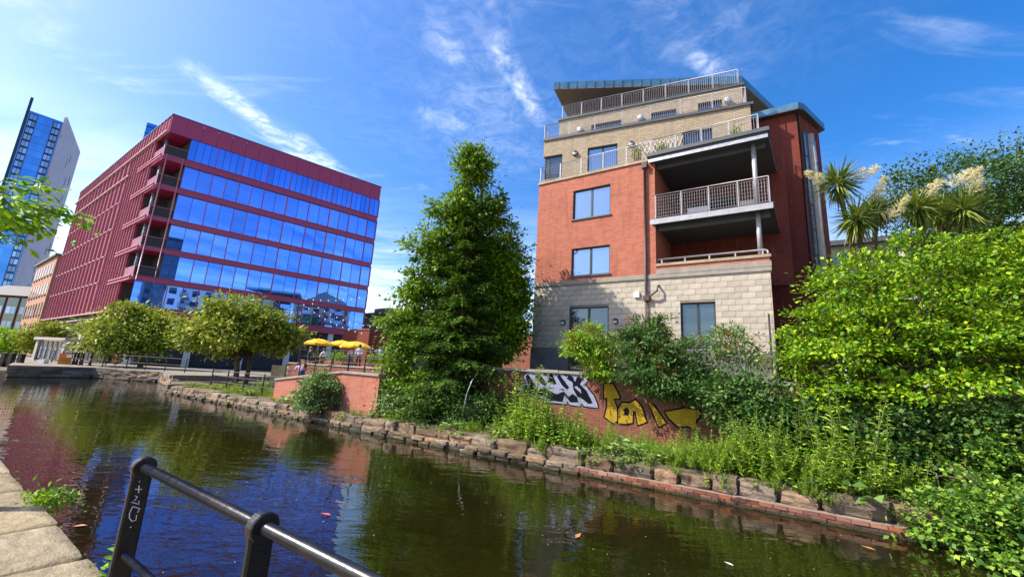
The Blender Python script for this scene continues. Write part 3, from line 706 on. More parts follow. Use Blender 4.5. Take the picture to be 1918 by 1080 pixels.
for k, (x_, y_) in enumerate(((4.9, .35), (6.0, .4), (8.9, .6))):
    pt = thing('potted_plant', ['potted leafy plant below the white trellis', 'potted yellow green plant right of the white trellis', 'yellow spiky potted plant at the right end of the terrace'][k], 'plant',
               BO+Vector((.8425*x_+.5387*y_, -.5387*x_+.8425*y_, 11.965)), 0, 'plants on the terrace')
    MB().lathe([(.12, 0), (.17, .3), (.18, .32)], (0, 0, 0), 12).build('pot', 'clay_a', pt, True)
    n_ = 160; P = NP.normal(size=(n_, 3))*[.12, .12, .2]+[0, 0, .55]; leaves('foliage', P, NP.normal(size=(n_, 3))*.5+[0, 0, .6], NP.normal(size=(n_, 3))+[0, 0, .6], .18, .05, 'leaf_yellow', pt)
# yard behind the graffiti wall
fexx = Vector((.8425, -.5387)); feyy = Vector((.5387, .8425))
def FW(x, y, z=0.): return Vector((BO.x+fexx.x*x+feyy.x*y, BO.y+fexx.y*x+feyy.y*y, z))
WY = 13.05-17.08                                        # wall plane, local y
o = MB().prism([FW(-3.4, WY+.25).to_2d(), FW(40, WY+.25).to_2d(), FW(40, 30).to_2d(), FW(-3.4, 30).to_2d()], .2, 2.5).build('yard', 'earth'); struct(o)
# old brick wall and hedge closing the yard behind the trees
bw = thing('back_garden_wall', 'weathered brick wall in shade behind the trees left of the apartments', 'wall', FW(-9.5, 9), BRZ2)
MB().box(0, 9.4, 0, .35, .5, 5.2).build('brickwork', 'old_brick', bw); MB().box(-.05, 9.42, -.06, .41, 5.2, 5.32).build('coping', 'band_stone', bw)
# far low building behind the palms
zH = at(1537, 560, 30); zH.z = 3.6
hb = thing('flat_roofed_building', 'low grey building with dark flat roof behind the palms at right', 'building', zH, BRZ2)
MB().box(0, 14, 0, 6, 2.4, 9.2).build('wall', 'white_render', hb); MB().box(-.4, 14.4, -.5, 6.2, 9.2, 9.55).build('roof', 'lead_grey', hb)
for i in range(6): 
    f_ = MB().box(.5+i*2.2, 2.3+i*2.2, -.04, .02, 5.4, 8.6).build('window', 'dark_glass', hb); MB().box(1.37+i*2.2, 1.43+i*2.2, -.06, -.042, 5.4, 8.6).build('mullion', 'white_plastic', f_)
for z_ in (3.2, 6.2): 
    b = MB(); b.box(.3, 13.5, -.66, -.62, z_+.9, z_+.94)
    for i in range(90): b.box(.3+i*.147, .315+i*.147, -.65, -.63, z_, z_+.9)
    b.build('balcony_rail', 'steel', hb)

# ------------------------------------------------------------------ graffiti wall
gw = thing('graffiti_wall', 'old red brick boundary wall with silver and yellow graffiti below the apartments', 'wall', FW(-2.3, WY), BRZ2)
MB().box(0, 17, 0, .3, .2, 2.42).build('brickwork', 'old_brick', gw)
cpx = 0
while cpx < 17:
    L = rnd.uniform(.8, 1.2); bx('coping_stone', 'band_stone', gw, cpx, cpx+L-.012, -.07+rnd.uniform(-.01, .01), .36, 2.422, 2.51+rnd.uniform(0, .02)); cpx += L
def on_wall(u, v):
    n = Vector((feyy.x, feyy.y, 0)); d = ray(u, v); p0 = FW(0, WY); k = (p0-Vector((0, 0, 0))).dot(n)/d.dot(n); q = CAM+d*k
    r = q-gw.location; return r.x*fexx.x+r.y*fexx.y, q.z
def poly_off(pts, e):
    n = len(pts); ar = sum(pts[i][0]*pts[(i+1) % n][1]-pts[(i+1) % n][0]*pts[i][1] for i in range(n)); s = 1 if ar > 0 else -1; out = []
    for i in range(n):
        a, b, c = Vector(pts[i-1]), Vector(pts[i]), Vector(pts[(i+1) % n])
        d = ((b-a).normalized()+(c-b).normalized()); d = d.normalized() if d.length > 1e-6 else (b-a).normalized()
        out.append(tuple(b+Vector((d.y, -d.x))*s*e))
    return out
def decal(name, pts, conv, mat, lift, grow=0., label=None):
    q = [on_wall(*conv(*p)) for p in pts]
    if grow: q = poly_off(q, grow)
    n = len(q); ar = sum(q[i][0]*q[(i+1) % n][1]-q[(i+1) % n][0]*q[i][1] for i in range(n))
    if ar < 0: q = q[::-1]
    o = MB().add([(a, -lift, z) for a, z in q], [tuple(range(n))]).build(name, mat, gw)
    if label: o['label'] = label
    return o
GA = lambda x, y: (930+x/9.59, 670+y/9.59); GB = lambda x, y: (1110+x/8.71, 700+y/8.71)
SO = [(385, 560), (470, 470), (540, 450), (480, 340), (560, 260), (620, 240), (690, 300), (780, 235), (830, 250), (890, 340), (930, 270), (985, 215), (1040, 270), (1085, 310), (1120, 220), (1180, 260), (1255, 345),
      (1300, 290), (1370, 280), (1430, 260), (1510, 265), (1560, 330), (1640, 400), (1590, 470), (1650, 560), (1750, 680), (1810, 830), (1825, 895), (1680, 878), (1575, 865), (1530, 805), (1500, 868), (1320, 840), (1270, 770), (1260, 830), (1100, 812), (900, 790), (840, 720), (700, 700), (560, 650), (450, 600)]
decal('graffiti_outline', SO, GA, 'paint_black', .004, .045)
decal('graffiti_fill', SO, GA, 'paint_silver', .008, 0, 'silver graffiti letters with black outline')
for P_ in ([(520, 330), (570, 290), (660, 420), (700, 470), (760, 640), (700, 690), (560, 640), (430, 555), (530, 480), (600, 515), (560, 440)], [(700, 330), (770, 275), (900, 450), (870, 500), (780, 440)],
           [(915, 440), (960, 270), (1000, 280), (1080, 460), (1030, 475), (960, 430)], [(1090, 340), (1130, 290), (1310, 530), (1260, 565), (1180, 490)],
           [(1260, 370), (1310, 290), (1400, 370), (1405, 410), (1460, 330), (1500, 330), (1550, 390), (1500, 470), (1620, 590), (1730, 810), (1650, 820), (1550, 740), (1450, 690), (1380, 560), (1370, 440)],
           [(700, 690), (780, 560), (880, 520), (930, 580), (1080, 650), (1210, 600), (1300, 690), (1370, 640), (1450, 700), (1470, 795), (1330, 795), (1220, 670), (1190, 790), (1050, 770), (940, 770), (880, 680)], [(930, 520), (1040, 540), (1060, 550), (930, 535)], [(1120, 550), (1220, 560), (1210, 590)]):
    decal('graffiti_stroke', P_, GA, 'paint_black', .012)
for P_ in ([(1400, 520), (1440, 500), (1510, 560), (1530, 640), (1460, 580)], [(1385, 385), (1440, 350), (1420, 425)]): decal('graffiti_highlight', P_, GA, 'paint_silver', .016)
for P_ in ([(190, 160), (330, 160), (440, 370), (430, 400), (340, 400), (400, 560), (400, 760), (340, 800), (200, 700), (240, 540), (240, 390), (190, 390)], [(420, 800), (420, 580), (480, 470), (600, 480), (700, 420), (800, 540), (880, 780), (740, 830), (700, 600), (660, 600), (650, 790), (560, 810)],
           [(900, 450), (1000, 520), (1200, 800), (1080, 860), (1000, 650)], [(1180, 620), (1500, 560), (1740, 590), (1740, 700), (1690, 740), (1660, 910), (1550, 840), (1400, 860), (1250, 720)]):
    decal('graffiti_outline', P_, GB, 'paint_black', .006, .055); decal('graffiti_fill', P_, GB, 'paint_yellow', .010, 0, 'yellow graffiti letter')
decal('graffiti_stroke', [(510, 570), (565, 540), (600, 600), (590, 665), (520, 675)], GB, 'paint_black', .014)
def scrawl(strokes, conv, wd=.018):
    for st_ in strokes:
        q = [on_wall(*conv(*p)) for p in st_]
        b = MB().tube([(a, -.004, z) for a, z in q], wd*.5, 4); b.build('graffiti_tag', 'paint_black', gw)
scrawl([[(190, 410), (180, 330), (230, 318), (245, 360), (190, 372)], [(315, 325), (270, 350), (312, 380), (278, 412)], [(405, 308), (352, 335), (362, 400), (405, 412)],
        [(1745, 590), (1750, 600)], [(1790, 640), (1795, 560), (1835, 560), (1840, 610), (1795, 615)]], GA)
# ================================================================== crimson office building
RC = Vector((-44.14, 46.94, 0)); RRZ = R(90-49.4)
red = thing('office_building', 'crimson office block with blue mirrored window rows and ribbed side', 'building', RC, RRZ)
DL = Vector((-.251, .968)); NL = Vector((.968, .251))           # along the left side, inwards from it
def ls(s, o=0.): return DL*s+NL*o
ROWS = [(26.67, 29.52), (22.75, 25.73), (18.62, 21.91), (14.82, 17.88), (11.15, 14.11), (7.62, 10.43)]
XE = 27.62
MB().prism([(2.3, .25), (XE-.05, .25), (XE-12.3, 48), ls(49.8, .3), ls(4.25, .3), Vector((2.3, .25))+DL*4.0], 1.0, 31.6).build('core', 'interior', red)
MB().prism([(.02, .0), (2.3, .0), Vector((2.3, 0))+DL*4.2, ls(4.2, .02)], 29.55, 31.9).build('corner_block', 'red_fascia', red); MB().prism([(.02, .03), (2.3, .03), Vector((2.3, .03))+DL*4.2, ls(4.2, .02)], 6.6, 7.5).build('corner_block', 'red_fascia', red)
# top fascia: one panel per bay
npan = 17; pw = XE/npan
for i in range(npan):
    a, c = i*pw+.015, (i+1)*pw-.015
    bx('fascia_panel', 'red_fascia', red, a, c, -.06, -.004 if i == 0 else .24, 29.56, 31.98)
MB().box(-.05, XE+.08, -.10, .5, 31.985, 32.08).build('roof_edge', 'frame_dark', red)
MB().slab(ls(0, -.1), ls(50, -.1), .5, 31.985, 32.08, off=-.5).build('roof_edge', 'zinc_roof', red)
# spandrel bands with small flanges, then glass panes and mullions row by row
zb = [29.55]+[z for r in ROWS for z in (r[1], r[0])]
bands = [(ROWS[i+1][1], ROWS[i][0]) for i in range(5)]+[(6.65, ROWS[5][0])]
for i, (z0_, z1_) in enumerate(bands):
    xa = 2.2 if i < 4 else .2
    b = MB().box(xa, XE, -.10, .24, z0_+.06, z1_-.06).box(xa, XE+.1, -.22, .24, z0_, z0_+.058).box(xa, XE+.1, -.22, .24, z1_-.058, z1_)
    b.build('spandrel', 'red_fascia', red)
for r, (z0_, z1_) in enumerate(ROWS):
    x0_ = 2.25 if r < 5 else .25; n = (34 if r == 0 else 17) if r < 5 else 18
    pw_ = (XE-.03-x0_)/n
    for i in range(n):
        a, c = x0_+i*pw_, x0_+(i+1)*pw_
        p_ = bx('pane', 'office_glass', red, a+.025, c-.025, .0, .03, z0_+.02, z1_-.02)
        p_.rotation_euler = (rnd.uniform(-.004, .004), 0, rnd.uniform(-.005, .005))
        heavy = (i % 2 == 1) if r else (i % 4 == 3)
        if r and (i % 5 == 2 or i % 7 == 4): bx('blind_edge', 'ledge_pale', red, c-.10, c-.035, -.012, -.003, z0_+.05, z1_-.05)
        if i < n-1: bx('mullion', 'red_fascia' if heavy else 'frame_dark', red, c-(.05 if heavy else .022), c+(.05 if heavy else .022), -.14 if heavy else -.05, -.002, z0_+.01, z1_-.01)
    bx('mullion', 'red_fascia', red, XE-.05, XE+.06, -.16, .2, z0_, z1_)
# corner loggias
for i in range(5):
    z0_ = (ROWS[i][0]); zt = ROWS[i][1]; zs = ROWS[i+1][1] if i < 5 else 10.4
    pg = [Vector((.0, .0)), Vector((2.24, .0)), Vector((2.24, 0))+DL*4.2, ls(4.2)]
    sl_ = MB().prism([p+Vector((0, -.05)) for p in pg], zs+.15, z0_-.05).build('loggia_slab', 'red_fascia', red)
    MB().prism([(.02, -.03), (2.2, -.03), (2.2, .03), (.02, .03)], z0_-.05, z0_+1.1).build('screen', 'interior', sl_)
    MB().tube([(0, -.04, z0_+1.12), (2.22, -.04, z0_+1.12)], .03, 6).build('handrail', 'red_fin', sl_)
    for k in range(7): MB().slab(ls(.1+k*.58), ls(.62+k*.58), .05, z0_-.05, z0_+1.12, off=-.05).build('rib_panel', 'red_panel', sl_)
    for zz in (z0_-.1, z0_-.52): MB().slab(ls(-.1, -.3), ls(9.2, -.3), .10, zz-.1, zz, off=-.1).build('ledge', 'red_fin', sl_)
    for k in range(12): MB().slab(ls(.3+k*.75, -.27), ls(.36+k*.75, -.27), .22, z0_-.52, z0_-.12, off=-.22).build('bracket', 'red_fin', sl_)
    MB().lathe([(.22, z0_), (.22, zt+.2)], (*(ls(2.6, .6)), 0), 10).build('column', 'grey_clad', sl_, True)
for x_ in (.35, 1.95): MB().tube([(x_, -.12, 10.5), (x_, -.12, 26.6)], .075, 8).build('corner_post', 'red_fin', red, True)
# left side: panelled wall, vertical fins, ledges
npl = 23
for i in range(npl):
    a, c = 4.25+i*(45.7/npl), 4.25+(i+1)*(45.7/npl); MB().slab(ls(a+.01), ls(c-.01), .28, 7.0, 31.95, off=-.28).build('side_panel', 'red_panel', red)
finm = {}
def fin(s, z0_, z1_, d=.15, t=.06, name='fin'): MB().slab(ls(s, -d), ls(s+t, -d), d-.004, z0_, z1_, off=-(d-.004)).build(name, 'red_fin', red)
for k in range(40): fin(.2+k*1.25, 29.7, 31.95, .13)
for k in range(8): fin(4.6+k*1.25, 7.1, 29.5)
for k in range(15): fin(14.6+k*2.4, 7.1, 29.5, .22, .07)
for z_, s0_, s1_ in ((29.6, -.1, 50.2), (26.75, 13.4, 50.2), (7.0, 4.0, 50.5), (6.2, 9.0, 50.5)):
    MB().slab(ls(s0_, -.32), ls(s1_, -.32), .30, z_-.07, z_+.07, off=-.30).build('ledge', 'ledge_pale', red)
for z_ in (22.8, 18.9, 14.9, 11.2):
    for k in range(14):
        if True: MB().slab(ls(14.7+k*2.4, -.34), ls(15.9+k*2.4, -.34), .32, z_-.06, z_+.06, off=-.32).build('shelf', 'ledge_pale', red)
MB().slab(ls(2, .8), ls(50, .8), .3, 1.0, 6.95, off=-.3).build('base_wall', 'red_panel', red)
for k in range(34): fin(4.4+k*1.05, 2.2, 6.1, .05-.8+.42, .05, 'base_fin') if False else MB().slab(ls(4.4+k*1.05, .55), ls(4.46+k*1.05, .55), .24, 1.6, 6.1, off=-.24).build('base_fin', 'red_fin', red)
for x_ in (1.2, 6.5, 12, 17.5, 23, 27): MB().box(x_-.35, x_+.35, .0, .6, .8, 6.62).build('column', 'white_render', red)
MB().box(.6, XE, 1.6, 1.8, .8, 6.62).build('shopfront', 'grey_clad', red)
for k in range(8): MB().box(1.8+k*3.1, 4.2+k*3.1, 1.55, 1.595, 1.0, 5.2).build('shop_window', 'dark_glass', red)
for s_ in (8, 12.5, 17): MB().slab(ls(s_, -.1), ls(s_+1.1, -.1), .7, .8, 4.4, off=-.7).build('column', 'white_render', red)

# ================================================================== other buildings
def world_prism(b, pts, z0, z1, base): return b.prism([(p[0]-base[0], p[1]-base[1]) for p in pts], z0, z1)
c1 = at(118, 229, 185); lft = atz(56, 207, c1.z); rgt = atz(146, 284, c1.z); HT = c1.z
tw = thing('glass_tower', 'tall slim tower with blue glass front and pale grey painted side', 'tower', (c1.x, c1.y, 0))
A2, B2, C2 = Vector((0, 0)), Vector((lft.x-c1.x, lft.y-c1.y)), Vector((rgt.x-c1.x, rgt.y-c1.y)); D2 = B2+C2
fdir = (B2-A2); fl = fdir.length; fdir.normalize(); fnn = Vector((fdir.y, -fdir.x))
if fnn.dot(Vector((-c1.x, -c1.y))) < 0: fnn = -fnn
sdir_ = C2.normalized(); snn = Vector((sdir_.y, -sdir_.x))
if snn.dot(Vector((-c1.x, -c1.y))) < 0: snn = -snn
MB().prism([A2, B2, D2, C2], .3, HT).build('core', 'tower_glass', tw)
MB().prism([A2+snn*.05-fdir*-.0, A2+snn*.9+fnn*.6, C2+snn*.9, C2+snn*.05], .3, lambda p: HT+2.6-(2.6 if (Vector(p)-C2).length < 3 else 0)).build('side_wall', 'tower_side', tw)
MB().prism([B2+fnn*.1, B2+fdir*.9+fnn*.1, B2+fdir*.9-fnn*3, B2-fnn*3], .3, HT+6).build('blade', 'frame_dark', tw)
st_h = 3.15
for k in range(31):
    z_ = HT-1.0-st_h*(k+1)
    if z_ < 3: break
    def pan(name, a, c, mat, o=.25, zz0=.25, zz1=st_h-.25):
        q = [A2+fdir*a*fl+fnn*.02, A2+fdir*c*fl+fnn*.02, A2+fdir*c*fl+fnn*o, A2+fdir*a*fl+fnn*o]; return MB().prism(q, z_+zz0, z_+zz1).build(name, mat, tw)
    f1 = pan('window', .03, .27, 'frame_dark', .2, .1, st_h-.05); f2 = pan('window', .73, .97, 'frame_dark', .2, .1, st_h-.05)
    for f_, a in ((f1, .05), (f2, .75)):
        for j in range(2):
            q0, q1 = a+j*.105, a+.09+j*.105
            MB().prism([A2+fdir*q0*fl+fnn*.21, A2+fdir*q1*fl+fnn*.21, A2+fdir*q1*fl+fnn*.3, A2+fdir*q0*fl+fnn*.3], z_+.5, z_+st_h-.45).build('pane', 'tower_window', f_)
    pan('glass_panel', .30, .495, 'tower_glass', .15, .05, st_h-.04); pan('glass_panel', .505, .70, 'tower_glass', .15, .05, st_h-.04)
for k in range(26):
    s_ = rnd.uniform(.1, .92); z_ = rnd.uniform(25, HT*.9); q = C2*s_
    MB().prism([q+snn*.92, q+sdir_*rnd.uniform(.7, 1.4)+snn*.92, q+sdir_*1.2+snn*.98, q+snn*.98], z_, z_+rnd.uniform(2, 5)).build('slot_window', 'lead_grey', tw)
plain('mural_red', (.62, .10, .06), .6); plain('mural_blue', (.05, .08, .30), .6); plain('mural_pink', (.55, .22, .36), .6); plain('mural_purple', (.26, .14, .36), .6)
def side_pt(u, v):
    d = ray(u, v); n3 = Vector((snn.x, snn.y, 0)); p0 = Vector((c1.x, c1.y, 0))+n3*.95; k = (p0-CAM).dot(n3)/d.dot(n3); q = CAM+d*k; r_ = q-Vector((c1.x, c1.y, 0)); return r_.x*sdir_.x+r_.y*sdir_.y, q.z
for u, v, ra, rb_, mt in ((54, 511, 2.6, 3.4, 'mural_red'), (67, 474, 2.8, 4.2, 'mural_blue'), (73, 452, 2.8, 3.4, 'mural_pink'), (76, 430, 2, 3.5, 'mural_pink'), (47, 530, 3.2, 3.2, 'mural_pink'), (60, 495, 1.8, 2.6, 'mural_purple'), (79, 416, 2, 2.6, 'mural_purple')):
    s_, z_ = side_pt(u, v); n_ = 14
    pts = [(s_+ra*(1+.25*math.sin(3*t+u))*math.cos(t), z_+rb_*(1+.2*math.cos(2*t+v))*math.sin(t)) for t in [2*math.pi*i/n_ for i in range(n_)]]
    MB().add([(*(sdir_*a+snn*.96), z) for a, z in pts], [tuple(range(n_))]).build('mural_patch', mt, tw)
c3 = at(276, 229, 175)
dt = thing('distant_tower', 'top of a blue glass tower showing above the crimson office roof', 'tower', (c3.x, c3.y, 0), R(40))
MB().box(0, 9.5, 0, 12, .4, c3.z).build('shaft', 'tower_glass', dt)
for k in range(6): bx('band', 'frame_dark', dt, -.05, 9.55, -.12, -.002, c3.z-2-k*3.2, c3.z-1.6-k*3.2)
# brick warehouse beyond the office side
wh = thing('brick_warehouse', 'pale orange brick warehouse with rows of slit windows beside the crimson office', 'building', RC+Vector((*(Vector((math.sin(R(-55.2)), math.cos(R(-55.2))))*51), 0)), RRZ)
def wl(s, o=0.): return DL*s+NL*o
MB().slab(wl(0, -.3), wl(22, -.3), 12, .5, 19.3, off=-12).build('wall', 'pale_brick', wh)
MB().slab(wl(-.3, -.7), wl(22.3, -.7), 13, 19.3, 19.7, off=-13).build('cornice', 'slate', wh)
MB().slab(wl(2, 3), wl(18, 3), 8, 19.7, 22.4, off=-8).build('attic', 'dark_red_brick', wh)
for r_ in range(4):
    for k in range(7): 
        f_ = MB().slab(wl(1.2+k*3.0, -.36), wl(2.3+k*3.0, -.36), .05, 4.2+r_*3.9, 6.5+r_*3.9, off=-.05).build('window', 'dark_glass', wh)
        MB().slab(wl(1.0+k*3.0, -.5), wl(2.5+k*3.0, -.5), .19, 3.95+r_*3.9, 4.18+r_*3.9, off=-.19).build('sill', 'slate', f_)
# dark glazed building at the far left with a grey roof
pE = at(68, 556, 96); pW = at(-70, 553, 96)
de = thing('glazed_brick_building', 'brown building with dark glazed bays under a grey roof at far left', 'building', (pE.x, pE.y, 0), math.atan2(pW.y-pE.y, pW.x-pE.x))
ZE = pE.z; LE = (pW-pE).to_2d().length
MB().box(0, LE, -12, 0, .5, ZE).build('wall', 'dark_red_brick', de)
MB().add([(-.6, .7, ZE), (LE, .7, ZE), (LE, -12.5, ZE), (-.6, -12.5, ZE), (3, -6, ZE+3.2), (LE-2, -6, ZE+3.2)], [(0, 1, 5, 4), (1, 2, 5), (2, 3, 4, 5), (3, 0, 4), (0, 3, 2, 1)]).build('roof', 'slate', de)
for k in range(4):
    f_ = MB().box(.4+k*3.2, 3.0+k*3.2, .02, .14, 1.5, ZE-.5).build('window_bay', 'dark_glass', de)
    for r_ in range(3):
        for j in range(2): MB().box(.6+k*3.2+j*1.15, 1.6+k*3.2+j*1.15, .15, .17, 2.6+r_*3.4, 4.2+r_*3.4).build('pane', 'tower_window', f_)
# low grey-blue buildings right of the office
pL, pR = at(672, 592, 84), at(760, 600, 74)
gb = thing('grey_clad_building', 'low slate blue clad building behind the terrace right of the crimson office', 'building', (pL.x, pL.y, 0), math.atan2(pR.y-pL.y, pR.x-pL.x))
lb = (pR-pL).to_2d().length
MB().box(-1, lb+14, 0, 12, .5, pL.z).build('wall', 'grey_clad', gb); MB().box(-1.2, lb+14.2, -.3, 12, pL.z, pL.z+.45).build('parapet', 'slate', gb)
MB().prism([(3, 1.5), (7.5, 1.5), (7.5, 9), (3, 9)], pL.z+.45, pL.z+1.6).build('rooftop_unit', 'grey_clad', gb)
for k in range(7):
    for z_ in (3.0, 6.6):
        f_ = MB().box(.2+k*2.6, 2.2+k*2.6, -.06, .0, z_, z_+2.4).build('window', 'dark_glass', gb); bx('mullion', 'lead_grey', f_, 1.17+k*2.6, 1.23+k*2.6, -.09, -.062, z_, z_+2.4)
pL, pR = at(644, 617, 52), at(692, 622, 49)
bb = thing('brick_kiosk', 'plain red brick block between the parasols and the crimson office', 'building', (pL.x, pL.y, 0), math.atan2(pR.y-pL.y, pR.x-pL.x))
MB().box(0, (pR-pL).to_2d().length, 0, 3, .5, pL.z-.1).build('wall', 'dark_red_brick', bb); MB().box(-.08, (pR-pL).to_2d().length+.08, -.08, 3, pL.z-.1, pL.z+.05).build('coping', 'clay_a', bb)
# buildings across the canal, seen only mirrored in the office glass
def slab_block(name, label, x, y, rz, w_, d_, h_, mat, nf, nw, roof='slate', balc=False, gable=0.):
    t = thing(name, label, 'building', (x, y, 0), rz); MB().box(-w_/2, w_/2, -d_, 0, .5, h_).build('wall', mat, t)
    if gable: MB().add([(-w_/2-.4, .4, h_), (w_/2+.4, .4, h_), (w_/2+.4, -d_, h_), (-w_/2-.4, -d_, h_), (0, .4, h_+gable), (0, -d_, h_+gable)], [(0, 1, 4), (2, 3, 5), (0, 4, 5, 3), (1, 2, 5, 4), (0, 3, 2, 1)]).build('roof', roof, t)
    else: MB().box(-w_/2-.3, w_/2+.3, -d_, .3, h_, h_+.4).build('roof', roof, t)
    fh = (h_-3)/nf
    for r_ in range(nf):
        for k in range(nw):
            xx = -w_/2+w_*(k+.5)/nw; f_ = MB().box(xx-.8, xx+.8, .01, .06, 3.4+r_*fh, 3.4+r_*fh+fh*.55).build('window', 'dark_glass', t)
            if balc and k % 3 == 1: MB().box(xx-1.3, xx+1.3, .07, 1.3, 3.0+r_*fh, 3.2+r_*fh).box(xx-1.3, xx+1.3, 1.25, 1.3, 3.2+r_*fh, 4.2+r_*fh).build('balcony', 'rail_white', f_)
    return t
def face(px, py): return math.atan2(RC.y+12-py, RC.x+10-px)-math.pi/2
slab_block('rendered_apartments', 'white rendered apartment block reflected in the office windows', 27, -12, face(27, -12), 24, 10, 23, 'white_render', 6, 8, balc=True)
slab_block('gabled_brick_building', 'orange brick gabled block reflected in the lower right office windows', 40, 16, face(40, 16), 17, 10, 21, 'pale_brick', 6, 6, balc=True, gable=4)
slab_block('dark_slab_tower', 'dark tower reflected at the left end of the office windows', 22, -28, face(22, -28), 7, 8, 38, 'lead_grey', 11, 3)
# ================================================================== trees and plants
def blob(u, v, w_, r, rv=None, rd=None):
    c = at(u, v, w_); k = w_/FPX; return (c.x, c.y, c.z, r*k, (rd or r)*k, (rv or r)*k)
# --- spruce
def spruce(base, h, rad):
    t = thing('spruce_tree', 'tall dark conical spruce in front of the leafy tree beside the wall', 'tree', base)
    P = []; A = []; N_ = []; br = MB(); br.tube([(0, 0, -.1), (.03, 0, h*.5), (0, 0, h)], [.17, .11, .015], 8)
    z = .5
    while z < h*.985:
        f = 1-z/h; nb = int(6+5*f); ph = rnd.uniform(0, 6.28)
        for i in range(nb):
            a = ph+6.283*i/nb+rnd.uniform(-.25, .25); Lb = (rad*(f**.82)+.12)*rnd.uniform(.5, 1.22); zz = z+rnd.uniform(-.24, .24)
            d = Vector((math.cos(a), math.sin(a), 0)); sd = Vector((-d.y, d.x, 0)); k = int(5+Lb*7)
            pts = []
            for j in range(k+1):
                s = j/k; p = d*(Lb*s)+Vector((0, 0, zz+.10*Lb*s*(1 if f < .4 else .3)-.34*Lb*s*s*f+.10*Lb*s**4)); pts.append(p)
            br.tube([pts[0], pts[k//2], pts[-1]], [.02+.012*f*2, .014, .005], 4)
            for j in range(1, k+1):
                s = j/k; tw = Lb*.36*(1-s*.72)+.07
                for sgn in (-1, 1):
                    for q in range(int(4+tw*13)):
                        u_ = rnd.random(); p = pts[j]+(sd*sgn*.85+d*.55)*(tw*u_)+Vector((rnd.uniform(-.03, .03), rnd.uniform(-.03, .03), -.5*tw*u_*u_+rnd.uniform(-.13, .05)))
                        P.append(p); A.append((sd*sgn*rnd.uniform(.3, 1)+d*rnd.uniform(.3, 1)+Vector((0, 0, rnd.uniform(-.55, .15))))); N_.append(Vector((rnd.uniform(-.4, .4), rnd.uniform(-.4, .4), 1)))
        z += .10+.17*f*rnd.uniform(.8, 1.2)+.08
    n = len(P); L = .16*(.7+.6*NP.random(n)); leaves('crown', [tuple(p) for p in P], [tuple(p) for p in A], [tuple(p) for p in N_], L, L*.36, 'leaf_spruce', t)
    br.build('trunk', 'bark', t, True); return t
sb = at(850, 770, 15.7); spruce((sb.x, sb.y, .4), 8.5, 2.45)
# --- broadleaf trees around it
tree('ash_tree', 'tallest light green leafy tree rising behind the spruce', at(880, 720, 18.6).to_2d().to_3d()+Vector((0, 0, 1.4)),
     [blob(882, 325, 18.2, 40, 46), blob(888, 300, 18.2, 28, 22), blob(852, 398, 18.1, 50, 48), blob(910, 395, 18.5, 44, 46), blob(826, 470, 17.8, 54), blob(928, 472, 18.6, 54), blob(782, 545, 17.8, 40, 46), blob(956, 535, 18.8, 36, 46), blob(870, 560, 18.6, 80), blob(765, 612, 17.3, 38, 54), blob(850, 640, 17.6, 70)],
     720, 84, .50, .16, 'leaf_deciduous', .2, 7.5, 44, shell=.18, flat=.45)
tree('sycamore_tree', 'shorter yellow green leafy tree between the spruce and the apartment block', at(935, 690, 18.6).to_2d().to_3d()+Vector((0, 0, 2.4)),
     [blob(934, 520, 18.6, 46), blob(956, 560, 19.4, 32), blob(926, 590, 18.6, 52), blob(946, 625, 19, 38), blob(915, 640, 17.8, 40)],
     460, 60, .55, .17, 'leaf_lime', .12, 3.5, 16, shell=.3)
tree('elder_bush', 'light green leafy shrub at the left foot of the spruce', at(735, 745, 16.6).to_2d().to_3d()+Vector((0, 0, .45)),
     [blob(745, 690, 16.4, 34), blob(760, 640, 16.6, 34), blob(735, 730, 16, 26), blob(780, 715, 15.8, 34), blob(745, 600, 16.8, 22)],
     190, 60, .36, .11, 'leaf_deciduous', .05, 1.2, 10, shell=.25, stems=3)
# --- the two glossy trees on the basin quay
tree('magnolia_tree', 'broad glossy leaved tree on the quay before the crimson ribs, left of the pair', at(262, 688, 40).to_2d().to_3d()+Vector((0, 0, .8)),
     [blob(245, 598, 40, 41, 32), blob(195, 625, 40, 38, 27), blob(295, 615, 40, 34, 32), blob(240, 635, 39, 55, 31), blob(170, 645, 39.5, 22, 14), blob(310, 638, 40, 22, 18)],
     300, 50, .95, .34, 'leaf_magnolia', .2, 2.4, 20, 'glossy trees on the quay', shell=.4, asp=.5)
tree('magnolia_tree', 'broad glossy leaved tree nearest the yellow parasols, right of the pair', at(447, 706, 31).to_2d().to_3d()+Vector((0, 0, .5)),
     [blob(440, 580, 31, 45, 25), blob(385, 610, 31, 40, 31), blob(490, 605, 31.5, 46, 31), blob(440, 625, 30.5, 62, 34), blob(545, 628, 32, 29, 23), blob(360, 640, 30.5, 24, 16), blob(520, 640, 32, 29, 18), blob(415, 648, 30.5, 38, 14)],
     380, 52, .76, .29, 'leaf_magnolia', .16, 2.4, 24, 'glossy trees on the quay', shell=.4, asp=.5, stems=3)
tree('garden_tree', 'small yellow green tree before the warehouse at far left', at(85, 660, 58).to_2d().to_3d()+Vector((0, 0, .8)), [blob(92, 622, 58, 30, 20), blob(65, 638, 58, 30, 18), blob(110, 618, 58, 14, 10)], 130, 40, .9, .32, 'leaf_yellow', .12, 1.5, 8)
tree('garden_tree', 'dense green bush left of the small yellow tree at far left', at(15, 665, 60).to_2d().to_3d()+Vector((0, 0, .8)), [blob(18, 635, 60, 26, 20), blob(-8, 640, 60, 24, 22), blob(38, 648, 60, 16, 14)], 120, 40, .9, .3, 'leaf_fresh', .12, 1.5, 8)
